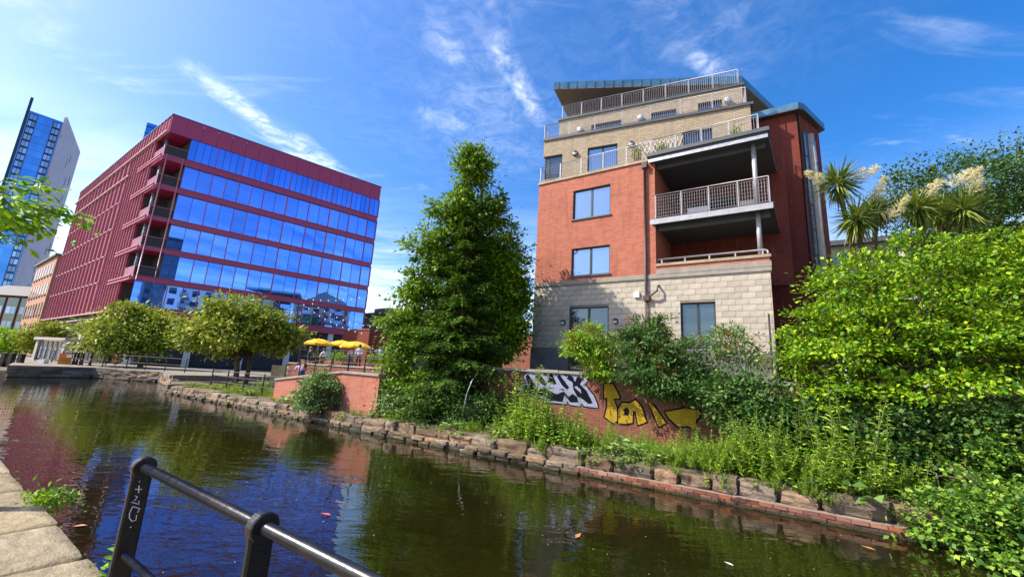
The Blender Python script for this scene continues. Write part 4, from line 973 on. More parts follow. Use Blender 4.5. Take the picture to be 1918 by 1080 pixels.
# --- big bush on the right bank
tree('maple_bush', 'huge yellow green leafy bush filling the right bank', at(1660, 860, 9.6).to_2d().to_3d()+Vector((0, 0, .45)),
     [blob(1545, 610, 10.2, 54, 46), blob(1600, 540, 10.5, 80, 62), blob(1700, 500, 10.8, 90, 66), blob(1810, 510, 11, 105, 74), blob(1920, 520, 10.8, 110, 90), blob(1500, 665, 10, 46, 44), blob(1590, 650, 9.8, 90, 70),
      blob(1710, 620, 9.6, 105, 90), blob(1840, 630, 9.6, 115, 95), blob(1950, 660, 9.6, 100, 110), blob(1560, 730, 9.4, 62, 40), blob(1680, 735, 9.0, 80, 36), blob(1800, 715, 8.6, 70, 18), blob(1930, 740, 8.5, 60, 20), blob(1850, 800, 8.4, 60, 14)],
     700, 88, .40, .10, 'leaf_lime', .10, 2.4, 90, shell=.32, flat=.32, up=1.15, droop=.2, asp=.62, stems=5)
tree('bramble_thicket', 'dark green bramble hanging into the water at lower right', at(1790, 930, 7.9).to_2d().to_3d()+Vector((0, 0, .3)),
     [blob(1740, 850, 8.6, 84, 50), blob(1850, 860, 8.2, 105, 70), blob(1760, 930, 7.8, 70, 44), blob(1860, 950, 7.4, 95, 60), blob(1930, 1010, 6.2, 90, 70), blob(1700, 975, 6.9, 34, 24), blob(1800, 985, 6.5, 70, 44), blob(1880, 960, 6.4, 90, 60), blob(1760, 950, 6.9, 50, 30), blob(1850, 1040, 5.9, 60, 30)],
     700, 46, .30, .08, 'leaf_bramble', .04, .8, 26, shell=.25, flat=.35, up=1.2, asp=.75, stems=6, zmin=-.25)
tree('lime_tree', 'round dark green tree behind the palms at far right', at(1840, 560, 23).to_2d().to_3d()+Vector((0, 0, 2.4)),
     [blob(1800, 360, 23, 90, 76), blob(1885, 340, 23.5, 90, 76), blob(1715, 365, 23, 56, 60), blob(1690, 350, 23, 28, 40), blob(1900, 430, 23, 100), blob(1780, 440, 23, 90, 70), blob(1950, 330, 24, 70)],
     620, 56, .8, .16, 'leaf_dark', .25, 8, 24, shell=.4)
# --- shrubs on and over the graffiti wall
def shrub(name, label, base, blobs, clumps, per, cr, ls_, mat, group=None, rust=0, shell=.2, up=.7, asp=.4, nl=12, droop=.3):
    t = tree(name, label, base, blobs, clumps, per, cr, ls_, mat, .03, .35, nl, group, shell=shell, up=up, asp=asp, stems=4, droop=droop, zmin=-1.6 if base[2] > 2 else .05)
    t['category'] = 'shrub'
    if rust:
        bl = [(b[0]-base[0], b[1]-base[1], b[2]-base[2], b[3], b[4], b[5]) for b in blobs]
        P, out, Cc = crown(bl, rust, 26, .12, .85, 1.6); P = P; A, Nn = leaf_dirs(out, .2, .8, -.6); leaves('seed_heads', P, A, Nn, .07, .03, 'leaf_rust', t)['kind'] = 'stuff'
    return t
zv = lambda p, z: Vector((p.x, p.y, z))
shrub('buddleia_bush', 'bright silvery green buddleia in front of the glazed door on the wall top', zv(at(1110, 690, 13.6), 2.4), [blob(1108, 640, 13.5, 42, 36), blob(1085, 650, 13.4, 28, 30), blob(1135, 660, 13.3, 30, 40), blob(1120, 690, 13, 30, 22)], 150, 60, .22, .13, 'leaf_weed', 'buddleias along the wall top', 46, asp=.28)
shrub('buddleia_bush', 'large dark buddleia with brown seed heads spilling over the yellow graffiti', zv(at(1225, 690, 12.8), 2.4), [blob(1222, 622, 12.6, 46, 34), blob(1215, 660, 12.4, 62, 44), blob(1262, 670, 12, 54, 46), blob(1200, 692, 12.1, 48, 34), blob(1250, 712, 11.8, 58, 26), blob(1180, 640, 12.7, 28, 34), blob(1295, 690, 11.6, 34, 30)], 330, 66, .24, .125, 'leaf_dark', 'buddleias along the wall top', 60, asp=.28)
shrub('buddleia_bush', 'sparse pale buddleia in front of the right ground floor window', zv(at(1350, 690, 11.9), 2.4), [blob(1335, 655, 11.8, 38, 34), blob(1380, 650, 11.6, 36, 40), blob(1360, 625, 11.8, 26, 24), blob(1415, 672, 11.2, 34, 16)], 95, 36, .22, .12, 'leaf_silver', 'buddleias along the wall top', 16, asp=.26)
shrub('laurel_bush', 'dark glossy bush against the wall right of the yellow graffiti', zv(at(1400, 820, 10.0), .45), [blob(1395, 735, 10.4, 66, 44), blob(1420, 785, 10.0, 70, 50), blob(1362, 740, 10.7, 40, 44), blob(1475, 790, 9.7, 60, 64), blob(1540, 790, 9.3, 50, 50)], 360, 60, .26, .10, 'leaf_dark', shell=.3, asp=.55)
shrub('ivy_bush', 'dark ivy bush covering the bank left of the curved pole', zv(at(790, 780, 15), .45), [blob(740, 755, 15.4, 38, 28), blob(790, 770, 15, 36, 24), blob(830, 745, 15.4, 40, 40)], 190, 50, .30, .10, 'leaf_silver', asp=.5)
shrub('ivy_bush', 'dark shrub below the palisade fence right of the curved pole', zv(at(890, 800, 14), .45), [blob(885, 780, 14.2, 40, 30), blob(920, 770, 14.2, 34, 44), blob(865, 760, 14.6, 34, 36)], 180, 50, .30, .10, 'leaf_dark', asp=.5)
shrub('wall_bush', 'round pale green bush on the bank before the ramp wall', zv(at(598, 775, 16.5), .4), [blob(590, 735, 16.6, 36, 30), blob(582, 762, 16.2, 30, 20), blob(600, 710, 16.8, 22, 16), blob(628, 735, 16.8, 16, 24)], 190, 54, .26, .11, 'leaf_silver', asp=.5)
tree('gap_hedge', 'added dark hedge closing bright gaps behind the big right bush', zv(at(1760, 700, 12.6), 2.4), [blob(1650, 640, 12.6, 90, 80), blob(1780, 640, 12.4, 100, 90), blob(1900, 640, 12, 100, 90)], 420, 50, .45, .13, 'leaf_dark', .08, 1, 12, shell=.3)  # unseen hedge added to darken the see-through gaps in the bush
shrub('ivy_bush', 'added dark foliage standing in for the shade beneath the big right bush', zv(at(1740, 880, 8.6), .45), [blob(1600, 790, 9.2, 66, 40), blob(1700, 800, 8.9, 84, 46), blob(1810, 800, 8.5, 90, 50), blob(1920, 800, 8.2, 90, 56), blob(1660, 850, 8.4, 60, 36)], 420, 56, .30, .095, 'leaf_dark', shell=.25, asp=.6)  # dark leaves added to paint the bush's shaded lower half
shrub('ivy_bush', 'dark leafy growth hanging over the right half of the yellow graffiti', zv(at(1275, 705, 11.9), 2.4), [blob(1262, 728, 11.7, 52, 18), blob(1310, 730, 11.4, 34, 30), blob(1225, 722, 12.1, 24, 14)], 120, 56, .22, .11, 'leaf_dark', asp=.35)
# --- cordyline palms
def cordyline(label, base, heads, plumes):
    t = thing('cordyline_palm', label, 'palm', base, 0, 'flowering palms behind the big bush')
    b = MB(); fork = Vector((0, 0, 2.2))
    b.tube([(0, 0, -.1), (.03, .02, 1.2), fork], [.15, .12, .10], 8)
    for h in heads:
        p = h-base; b.tube([fork, fork.lerp(p, .5)+Vector((0, 0, -.25)), p], [.09, .075, .065], 8)
        n = 260; d = NP.normal(size=(n, 3)); d[:, 2] = d[:, 2]*.9+.02; d /= np.linalg.norm(d, axis=1, keepdims=True)
        L = .80*(.75+.4*NP.random(n)); P = np.array(p)[None]+d*.05+NP.normal(size=(n, 3))*.03
        Nn = np.tile([0., 0, 1.], (n, 1))+NP.normal(size=(n, 3))*.25
        leaves('rosette', P, d, Nn, L, .055, 'leaf_cordyline', t, .25, .16)
    for (p, ax, L) in plumes:
        p = p-base; ax = Vector(ax).normalized(); P = []; A = []
        for k in range(80):
            s = rnd.random(); q = p+ax*(L*1.3*(s-.15)); r_ = .33*L*(1-s*.7); dv = Vector((rnd.gauss(0, 1), rnd.gauss(0, 1), rnd.gauss(0, 1))); dv = (dv-ax*dv.dot(ax)).normalized()
            dv = (dv+ax*.55).normalized()
            for j in range(26): P.append(tuple(q+dv*(r_*1.25*(j+1)/26)+Vector((rnd.gauss(0, .007), rnd.gauss(0, .007), rnd.gauss(0, .007))))); A.append(tuple(dv+Vector((rnd.gauss(0, .5), rnd.gauss(0, .5), rnd.gauss(0, .5)))))
        n = len(P); leaves('flower_plume', P, A, NP.normal(size=(n, 3)), .05, .010, 'plume', t)
    b.build('trunk', 'bark', t, True)
hA = [at(1570, 345, 13.4), at(1606, 412, 13.0), at(1640, 395, 13.8)]
cordyline('flowering cordyline palm nearest the stair tower with three leaf heads', zv(at(1625, 560, 13.6), 2.4), hA,
          [(at(1538, 338, 13.4), (-.8, -.2, .25), .55), (at(1605, 332, 13.3), (.9, -.1, .5), .72), (at(1637, 372, 13.3), (.1, -.5, .7), .62), (at(1665, 408, 12.8), (.4, -.4, .7), .66)])
hB = [at(1717, 392, 12.9), at(1806, 395, 12.7), at(1765, 400, 13.6)]
cordyline('flowering cordyline palm furthest right with two big leaf heads', zv(at(1765, 560, 13.4), 2.4), hB,
          [(at(1738, 362, 13.1), (.5, 0, .5), .62), (at(1785, 345, 13.1), (.85, 0, .6), .85), (at(1825, 358, 12.9), (.1, -.2, .9), .68)])

# --- weeds along the far bank
def herb(kind):
    P = []; A = []; N_ = []; Ls = []; Ws = []; b = MB()
    if kind == 0: ns, h, ll, lw, sp, spread = 7, .95, .15, .045, .04, .22
    elif kind == 1: ns, h, ll, lw, sp, spread = 13, .50, .10, .06, .04, .28
    elif kind == 2: ns, h, ll, lw, sp, spread = 14, .58, .11, .028, .028, .26
    else: ns, h, ll, lw, sp, spread = 10, .28, .17, .11, .06, .28
    for s in range(ns):
        x, y = rnd.gauss(0, spread), rnd.gauss(0, spread); hh = h*rnd.uniform(.6, 1.15); lean = Vector((rnd.gauss(0, .12), rnd.gauss(0, .12), 0))
        p0 = Vector((x*.6, y*.6, 0)); p1 = Vector((x, y, hh))+lean*hh; b.tube([p0, p0.lerp(p1, .5), p1], [.007, .006, .003], 4)
        k = int(hh/sp); ph = rnd.uniform(0, 6.28)
        for j in range(k):
            f = .12+.88*(j+1)/k; q = p0.lerp(p1, f)
            for m in range(2 if kind != 2 else 3):
                a = ph+j*1.9+m*(math.pi if kind != 2 else 2.09)+rnd.uniform(-.3, .3); d = Vector((math.cos(a), math.sin(a), rnd.uniform(-.25, .55) if kind != 2 else rnd.uniform(.3, 1.2)))
                sc = (1.15-.75*f) if kind != 3 else 1.
                P.append(q); A.append(d); N_.append((rnd.gauss(0, .3), rnd.gauss(0, .3), 1)); Ls.append(ll*sc*rnd.uniform(.7, 1.2)); Ws.append(lw*sc*rnd.uniform(.8, 1.2))
    return b.mesh('stem', 'stem'), leaves('foliage', [tuple(p) for p in P], [tuple(p) for p in A], N_, Ls, Ws, ['leaf_weed', 'leaf_weed', 'leaf_weed', 'leaf_silver'][kind], 'mesh', .15, .12)
HP = [[herb(k) for _ in range(3)] for k in range(4)]
HN = ['willowherb', 'nettle_clump', 'feathery_weed', 'dock_clump']
HL = ['tall willowherb with narrow paired leaves on the bank', 'leafy nettle clump on the bank', 'feathery bright green weed on the bank', 'low broad leaved dock on the bank']
def zone(loc):
    r_ = loc-CAM; u = 959+FPX*r_.dot(Rv)/r_.dot(Fv)
    return ' left of the graffiti wall' if u < 955 else ' below the silver graffiti' if u < 1115 else ' below the yellow graffiti' if u < 1310 else ' before the dark glossy bush' if u < 1500 else ' below the big right bush'
def plant(kind, loc, sc, rz=None, label=None):
    st, fo = rnd.choice(HP[kind]); t = thing(HN[kind], label or HL[kind]+zone(Vector(loc)), 'weed', loc, rnd.uniform(0, 6.28) if rz is None else rz, 'weeds along the far bank' if not label else None)
    t.scale = (sc, sc, sc*rnd.uniform(.9, 1.15)); piece('stem', st, t)['kind'] = 'stuff'; piece('foliage', fo, t); return t
def bx_of(u, t): return onT(u, 800, t)[0]
for u, t, k, s in ((975, 11.2, 0, 1.35), (992, 10.9, 0, 1.6), (1012, 10.8, 0, 1.45), (1025, 11.0, 0, 1.2), (1000, 10.6, 1, 1.2), (1045, 10.9, 0, 1.0), (1060, 10.7, 1, 1.3), (1080, 11.1, 0, .9), (935, 10.8, 1, .9), (1085, 10.6, 1, 1.1), (985, 10.55, 1, 1.1),
                   (1270, 10.6, 2, .8), (1300, 10.6, 2, .9), (1250, 10.5, 2, .7), (1345, 10.8, 2, 1.2), (1362, 10.9, 0, .8), (1450, 10.7, 2, 1.2), (1480, 10.6, 2, 1.25), (1330, 10.45, 2, 1.0), (1120, 10.8, 1, .8), (1150, 10.9, 1, .8), (1180, 11.1, 3, 1.), (1560, 10.9, 0, 1.5), (1575, 10.7, 0, 1.2), (1590, 10.6, 1, 1.2), (1545, 10.5, 1, 1.1), (1530, 10.4, 2, 1.0), (1420, 10.5, 2, 1.0)):
    plant(k, BK(bx_of(u, t), t, .42), s*1.25)
for _ in range(190):
    t = rnd.uniform(10.5, 12.7); u = rnd.uniform(955, 1680); k = rnd.choice([1, 1, 1, 1, 2, 3, 0]); plant(k, BK(bx_of(u, t), t, .42), (rnd.uniform(.45, .85) if 1050 < u < 1330 else rnd.choice([.5, .7, .9, 1.1, 1.5])*rnd.uniform(.8, 1.2)))
for _ in range(26):
    t = rnd.uniform(10.4, 11.6); u = rnd.uniform(700, 955); plant(rnd.choice([1, 3, 3]), BK(bx_of(u, t), t, .42), rnd.uniform(.5, .9))
for u, t, z, s in ((427, 9.95, .12, .75), (482, 9.95, .10, .5), (640, 9.98, .25, .55), (1165, 9.98, .3, .5), (1100, 9.98, .25, .5), (1348, 9.98, .25, .6), (655, 10.2, .42, .7)):
    plant(1, BK(bx_of(u, t), t, z), s)
for u, t, k, sc in ((340, 10.7, 1, .8), (352, 10.8, 3, .8), (395, 10.9, 3, .9), (437, 10.9, 1, 1.2), (462, 10.9, 1, .8), (455, 10.8, 3, 1.), (480, 12.4, 2, 1.3), (500, 12.4, 2, 1.3), (410, 10.5, 3, .6), (530, 10.5, 3, .9), (515, 10.45, 1, .6), (548, 10.5, 2, .7)):
    plant(k, BK(bx_of(u, t), t, .42), sc)
for _ in range(46):
    u = rnd.uniform(720, 1660); t = rnd.uniform(9.98, 10.3); plant(rnd.choice([1, 1, 3, 2]), BK(bx_of(u, t), t, rnd.uniform(.28, .44)), rnd.uniform(.25, .55))
# --- grass on the bank
n = 16000; gx = np.concatenate([NP.uniform(-31, -19.5, 10000), NP.uniform(-20, 3, 6000)]); gt = NP.uniform(10.55, 13.2, n); gt[10000:] = NP.uniform(10.4, 12.4, 6000)
clump_ = np.sin(gx*2.1)+np.sin(gt*3.7+gx)+NP.normal(size=n)*.5; kp = clump_ > -.3; gx, gt = gx[kp], gt[kp]; n = len(gx)
P = np.stack([UB.x*gx+NB.x*gt, UB.y*gx+NB.y*gt, np.full(n, .44)], 1); A = NP.normal(size=(n, 3))*.45+[0, 0, 1]
o = leaves('grass', P, A, NP.normal(size=(n, 3)), .10+.22*NP.random(n)**2, .022, 'leaf_grass'); tag(o, 'yellow green grass growing along the top of the far bank', 'grass', kind='stuff')
# --- small plants on the near coping
cl_ = thing('coping_weed', 'bright green leafy clump growing from the near coping edge', 'weed', BK(bx_of(95, 1.27)+.0, 1.27, .5))
x_, z_ = onT(88, 925, 1.27); cl_.location = BK(x_, 1.27, z_-.1)
n = 420; P = NP.normal(size=(n, 3))*[.13, .07, .06]+[0, .03, .02]; leaves('foliage', P, NP.normal(size=(n, 3))+[0, 0, .4], NP.normal(size=(n, 3))*.5+[0, 0, 1], .05*(.6+.8*NP.random(n)), .028, 'leaf_fresh', cl_)
n = 160; P = NP.normal(size=(n, 3))*[.06, .05, .04]+[.10, .04, .10]; leaves('seed_heads', P, NP.normal(size=(n, 3))+[0, 0, .4], NP.normal(size=(n, 3)), .035, .02, 'leaf_silver', cl_)['kind'] = 'stuff'
pl_ = thing('coping_plant', 'single upright weed with long pointed leaves beside the railing end post', 'weed', (0, 0, 0))
x_, z_ = onT(196, 1085, 1.25); pl_.location = BK(x_, 1.25, z_-.08)
b = MB(); b.tube([(0, 0, 0), (.03, .01, .18), (.07, .02, .36)], [.006, .005, .003], 5); b.build('stem', 'stem', pl_)
P = []; A = []
for j in range(34):
    f = rnd.random(); q = Vector((.07*f, .02*f, .36*f)) if j % 4 else Vector((-.05*f, .02*f, .2*f)); a = rnd.uniform(0, 6.28); P.append(tuple(q)); A.append((math.cos(a), math.sin(a), rnd.uniform(.0, .7)))
leaves('foliage', P, A, NP.normal(size=(34, 3))*.3+[0, 0, 1], .10*(.6+.7*NP.random(34)), .036, 'leaf_fresh', pl_)
n = 700; mx_ = NP.uniform(-14, 0, n); mt = 1.23-np.round(NP.uniform(0, 3, n))*.63+NP.normal(size=n)*.03; P = np.stack([UB.x*mx_+NB.x*mt, UB.y*mx_+NB.y*mt, np.full(n, .672)], 1)
o = leaves('moss', P, NP.normal(size=(n, 3))+[0, 0, .8], NP.normal(size=(n, 3)), .035, .02, 'leaf_yellow'); tag(o, 'yellow moss in the joints of the near coping slabs', 'moss', kind='stuff')
# --- leafy branch reaching in at upper left
ob = at(-330, 470, 4.3)
tr_ = thing('towpath_tree', 'bright green leafy branch reaching in from the left edge', 'tree', (ob.x, ob.y, .62))
P = []; A = []; N_ = []; b = MB(); b.tube([(0, 0, -.1), (.05, 0, 1.5), (.1, .05, 3.4)], [.13, .11, .07], 8)
hub = Vector((.1, .05, 3.3))
for tw_, dn in (([(-60, 350), (10, 352), (50, 346), (92, 346)], 80), ([(-60, 375), (10, 378), (60, 384), (105, 388)], 120), ([(-60, 400), (10, 402), (50, 405), (85, 398)], 110), ([(60, 384), (110, 398), (140, 405), (172, 424)], 40), ([(-60, 425), (0, 420), (40, 424), (62, 428)], 90), ([(-50, 440), (-10, 444), (20, 448), (44, 458)], 22), ([(40, 405), (75, 415), (100, 432)], 14), ([(-70, 365), (0, 392), (30, 415)], 90)):
    pts = [at(u, v, 4.2+.25*math.sin(i*2.1+v))-tr_.location for i, (u, v) in enumerate(tw_)]
    b.tube([hub.lerp(pts[0], .0), hub.lerp(pts[0], .6)+Vector((0, 0, .15)), *pts], [.035, .018, .008, .006, .004, .002][:len(pts)+2], 5)
    for k in range(dn):
        f = rnd.random()**.8*(len(pts)-1); i = min(int(f), len(pts)-2); q = pts[i].lerp(pts[i+1], f-i)+Vector((rnd.gauss(0, .035), rnd.gauss(0, .10), rnd.gauss(0, .035)))
        d = (pts[i+1]-pts[i]).normalized()+Vector((rnd.gauss(0, .5), rnd.gauss(0, .5), rnd.uniform(-.6, .1))); P.append(tuple(q)); A.append(tuple(d)); N_.append((rnd.gauss(0, .4), rnd.gauss(0, .4)-.3, 1))
leaves('foliage', P, A, N_, .12*(.65+.6*NP.random(len(P))), .06, 'leaf_fresh', tr_, .1, .1); b.build('trunk', 'bark', tr_, True)
# ================================================================== terrace, railings, people, small things
TZ = 1.95
xl, zl = onT(517, 708, 10.62); xp, zp = onT(642, 694, 10.62); xr, zr = onT(712, 699, 10.62)
rw = bank_thing('ramp_wall', 'sloping pink red brick ramp wall with stone coping by the terrace', 'wall', 0, 10.62)
for nm, (xa, za, xb, zb_) in (('brickwork', (xl, zl, xp, zp)), ('brickwork', (xp+.004, zp, xr, zp-.02))):
    MB().add([(xa, 0, .2), (xb, 0, .2), (xb, .3, .2), (xa, .3, .2), (xa, 0, za-.09), (xb, 0, zb_-.09), (xb, .3, zb_-.09), (xa, .3, za-.09)], [(0, 3, 2, 1), (4, 5, 6, 7), (0, 1, 5, 4), (1, 2, 6, 5), (2, 3, 7, 6), (3, 0, 4, 7)]).build(nm, 'ramp_brick', rw)
    k = max(2, int((xb-xa)/.9))
    for i in range(k):
        f0, f1 = i/k, (i+1)/k-.012/(xb-xa); q0, q1 = xa+(xb-xa)*f0, xa+(xb-xa)*f1; w0, w1 = za+(zb_-za)*f0, za+(zb_-za)*f1
        MB().add([(q0, -.06, w0-.088), (q1, -.06, w1-.088), (q1, .36, w1-.088), (q0, .36, w0-.088), (q0, -.06, w0), (q1, -.06, w1), (q1, .36, w1), (q0, .36, w0)], [(0, 3, 2, 1), (4, 5, 6, 7), (0, 1, 5, 4), (1, 2, 6, 5), (2, 3, 7, 6), (3, 0, 4, 7)]).build('coping_stone', 'band_stone', rw)
MB().box(xr-.3, xr-.004, .302, 8, .2, zp-.03).build('return_wall', 'ramp_brick', rw)
o = MB().prism([BK(xl-1, 10.93).to_2d(), BK(xr-.31, 10.93).to_2d(), BK(xr-.31, 15.9).to_2d(), BK(xl-1, 15.9).to_2d()], .1, lambda p: .5+.75*max(0, min(1, ((p[0]*UB.x+p[1]*UB.y)-xl)/(xr-xl)))).build('ramp', 'concrete'); struct(o)
o = MB().prism([BK(-31.6, 15.95).to_2d(), BK(-12, 15.95).to_2d(), BK(-12, 34).to_2d(), BK(-33, 34).to_2d()], .1, TZ).build('terrace', 'paving'); struct(o)
tb = bank_thing('terrace_wall', 'low red brick retaining wall under the terrace railing', 'wall', 0, 15.6)
x0t = onT(540, 690, 15.6)[0]; nct = int(-12-x0t)
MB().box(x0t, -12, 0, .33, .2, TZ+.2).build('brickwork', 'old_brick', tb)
for i in range(nct): bx('coping_stone', 'band_stone', tb, x0t+i, x0t+.985+i, -.05, .38, TZ+.202, TZ+.28)
def railing(name, label, pts, h, rails=(1., .55), step=1.7, r=.03, group=None):
    b0 = pts[0]; t = thing(name, label, 'railing', b0, 0, group); P = [p-b0 for p in pts]
    for f in rails: MB().tube([p+Vector((0, 0, h*f)) for p in P], r*.8, 6).build('rail', 'dark_iron', t, True)
    for a, c in zip(P[:-1], P[1:]):
        k = max(1, round((c-a).length/step))
        for i in range(k+1):
            q = a.lerp(c, i/k); MB().lathe([(r*1.5, -.05), (r*1.25, h*.4), (r*1.2, h+.02), (r*1.5, h+.05), (r*.5, h+.09)], q, 8).build('post', 'dark_iron', t)
    return t
railing('ramp_railing', 'black railing climbing along the top of the ramp wall', [BK(xl+.3, 10.85, zl), BK(xp, 10.85, zp), BK(xr-.2, 10.85, zp-.02)], .62, step=1.15, r=.026)
railing('terrace_railing', 'long black railing along the terrace edge before the parasols', [BK(x0t+.1, 16.2, TZ+.2), BK(-12.5, 16.2, TZ+.2)], 1.0, step=2.0)
railing('bank_railing', 'short black railing on the grassy bank under the glossy tree', [BK(bx_of(378, 11.3), 11.3, .45), BK(bx_of(520, 11.3), 11.3, .45)], 1.05, rails=(1., .72, .4), step=2.1)
railing('quay_railing', 'thin black railing along the far basin quay', [Vector((-47, 42, .86)), Vector((-38, 37.5, .86)), Vector((-33, 36.6, .86)), Vector((-27, 35.4, .86))], 1.1, rails=(1., .5), step=2.2)
# parasols
def parasol(label, p, r):
    t = thing('parasol', label, 'parasol', (p.x, p.y, TZ), 0, 'yellow parasols on the terrace'); zt = p.z-TZ
    n = 8; vs = [(0, 0, zt)]; fs = []
    rings = [(.35, -.05), (.7, -.17), (1., -.36), (1.0, -.50)]
    for q, dz in rings:
        for j in range(n*2):
            a = math.pi*j/n+.2; sag = 1 if j % 2 == 0 else .93; vs.append((r*q*sag*math.cos(a), r*q*sag*math.sin(a), zt+dz*r*.9+(0 if j % 2 == 0 else -.02)))
    m = n*2
    for j in range(m):
        fs.append((0, 1+j, 1+(j+1) % m))
        for k in range(3): fs.append((1+k*m+j, 1+(k+1)*m+j, 1+(k+1)*m+(j+1) % m, 1+k*m+(j+1) % m))
    MB().add(vs, fs).build('canopy', 'parasol', t)
    MB().tube([(0, 0, 0), (0, 0, zt+.06)], .025, 8).build('pole', 'white_plastic', t, True); MB().lathe([(.28, 0), (.26, .08), (.05, .12)], (0, 0, 0), 12).build('base', 'concrete', t)
    b = MB()
    for j in range(8): a = math.pi*j/4+.2; b.tube([(0, 0, zt-.03), (r*.97*math.cos(a), r*.97*math.sin(a), zt-.37*r)], .008, 4)
    b.build('ribs', 'steel', t)['kind'] = 'stuff'
parasol('leftmost yellow parasol, standing apart from the other two', at(598, 634, 31.5), 1.08)
parasol('middle yellow parasol, partly hidden behind the right one', at(641, 637, 33), 1.0)
parasol('rightmost yellow parasol beside the standing man', at(667, 639, 30.5), 1.12)
# string lights
sg = thing('string_lights', 'festoon of small bulbs strung above the terrace', 'lights', BK(-22, 20, TZ))
cab = MB(); k_ = 0
for (u0, v0, w0), (u1, v1, w1), sag in (((560, 556, 31), (735, 540, 30), .5), ((575, 560, 31), (720, 612, 29), .5), ((560, 562, 31), (690, 625, 28), .4)):
    a, c = at(u0, v0, w0)-sg.location, at(u1, v1, w1)-sg.location; pts = [a.lerp(c, i/12)-Vector((0, 0, sag*4*(i/12)*(1-i/12))) for i in range(13)]; cab.tube(pts, .008, 4)
    for p in pts[1:-1]: MB().lathe([(.02, .0), (.045, -.05), (.045, -.09), (.01, -.12)], p, 8).build('bulb', 'white_plastic', sg, True)
cab.tube([at(560, 556, 31)-sg.location, Vector((at(548, 680, 31)-sg.location))], .045, 6); cab.build('cable', 'dark_iron', sg)
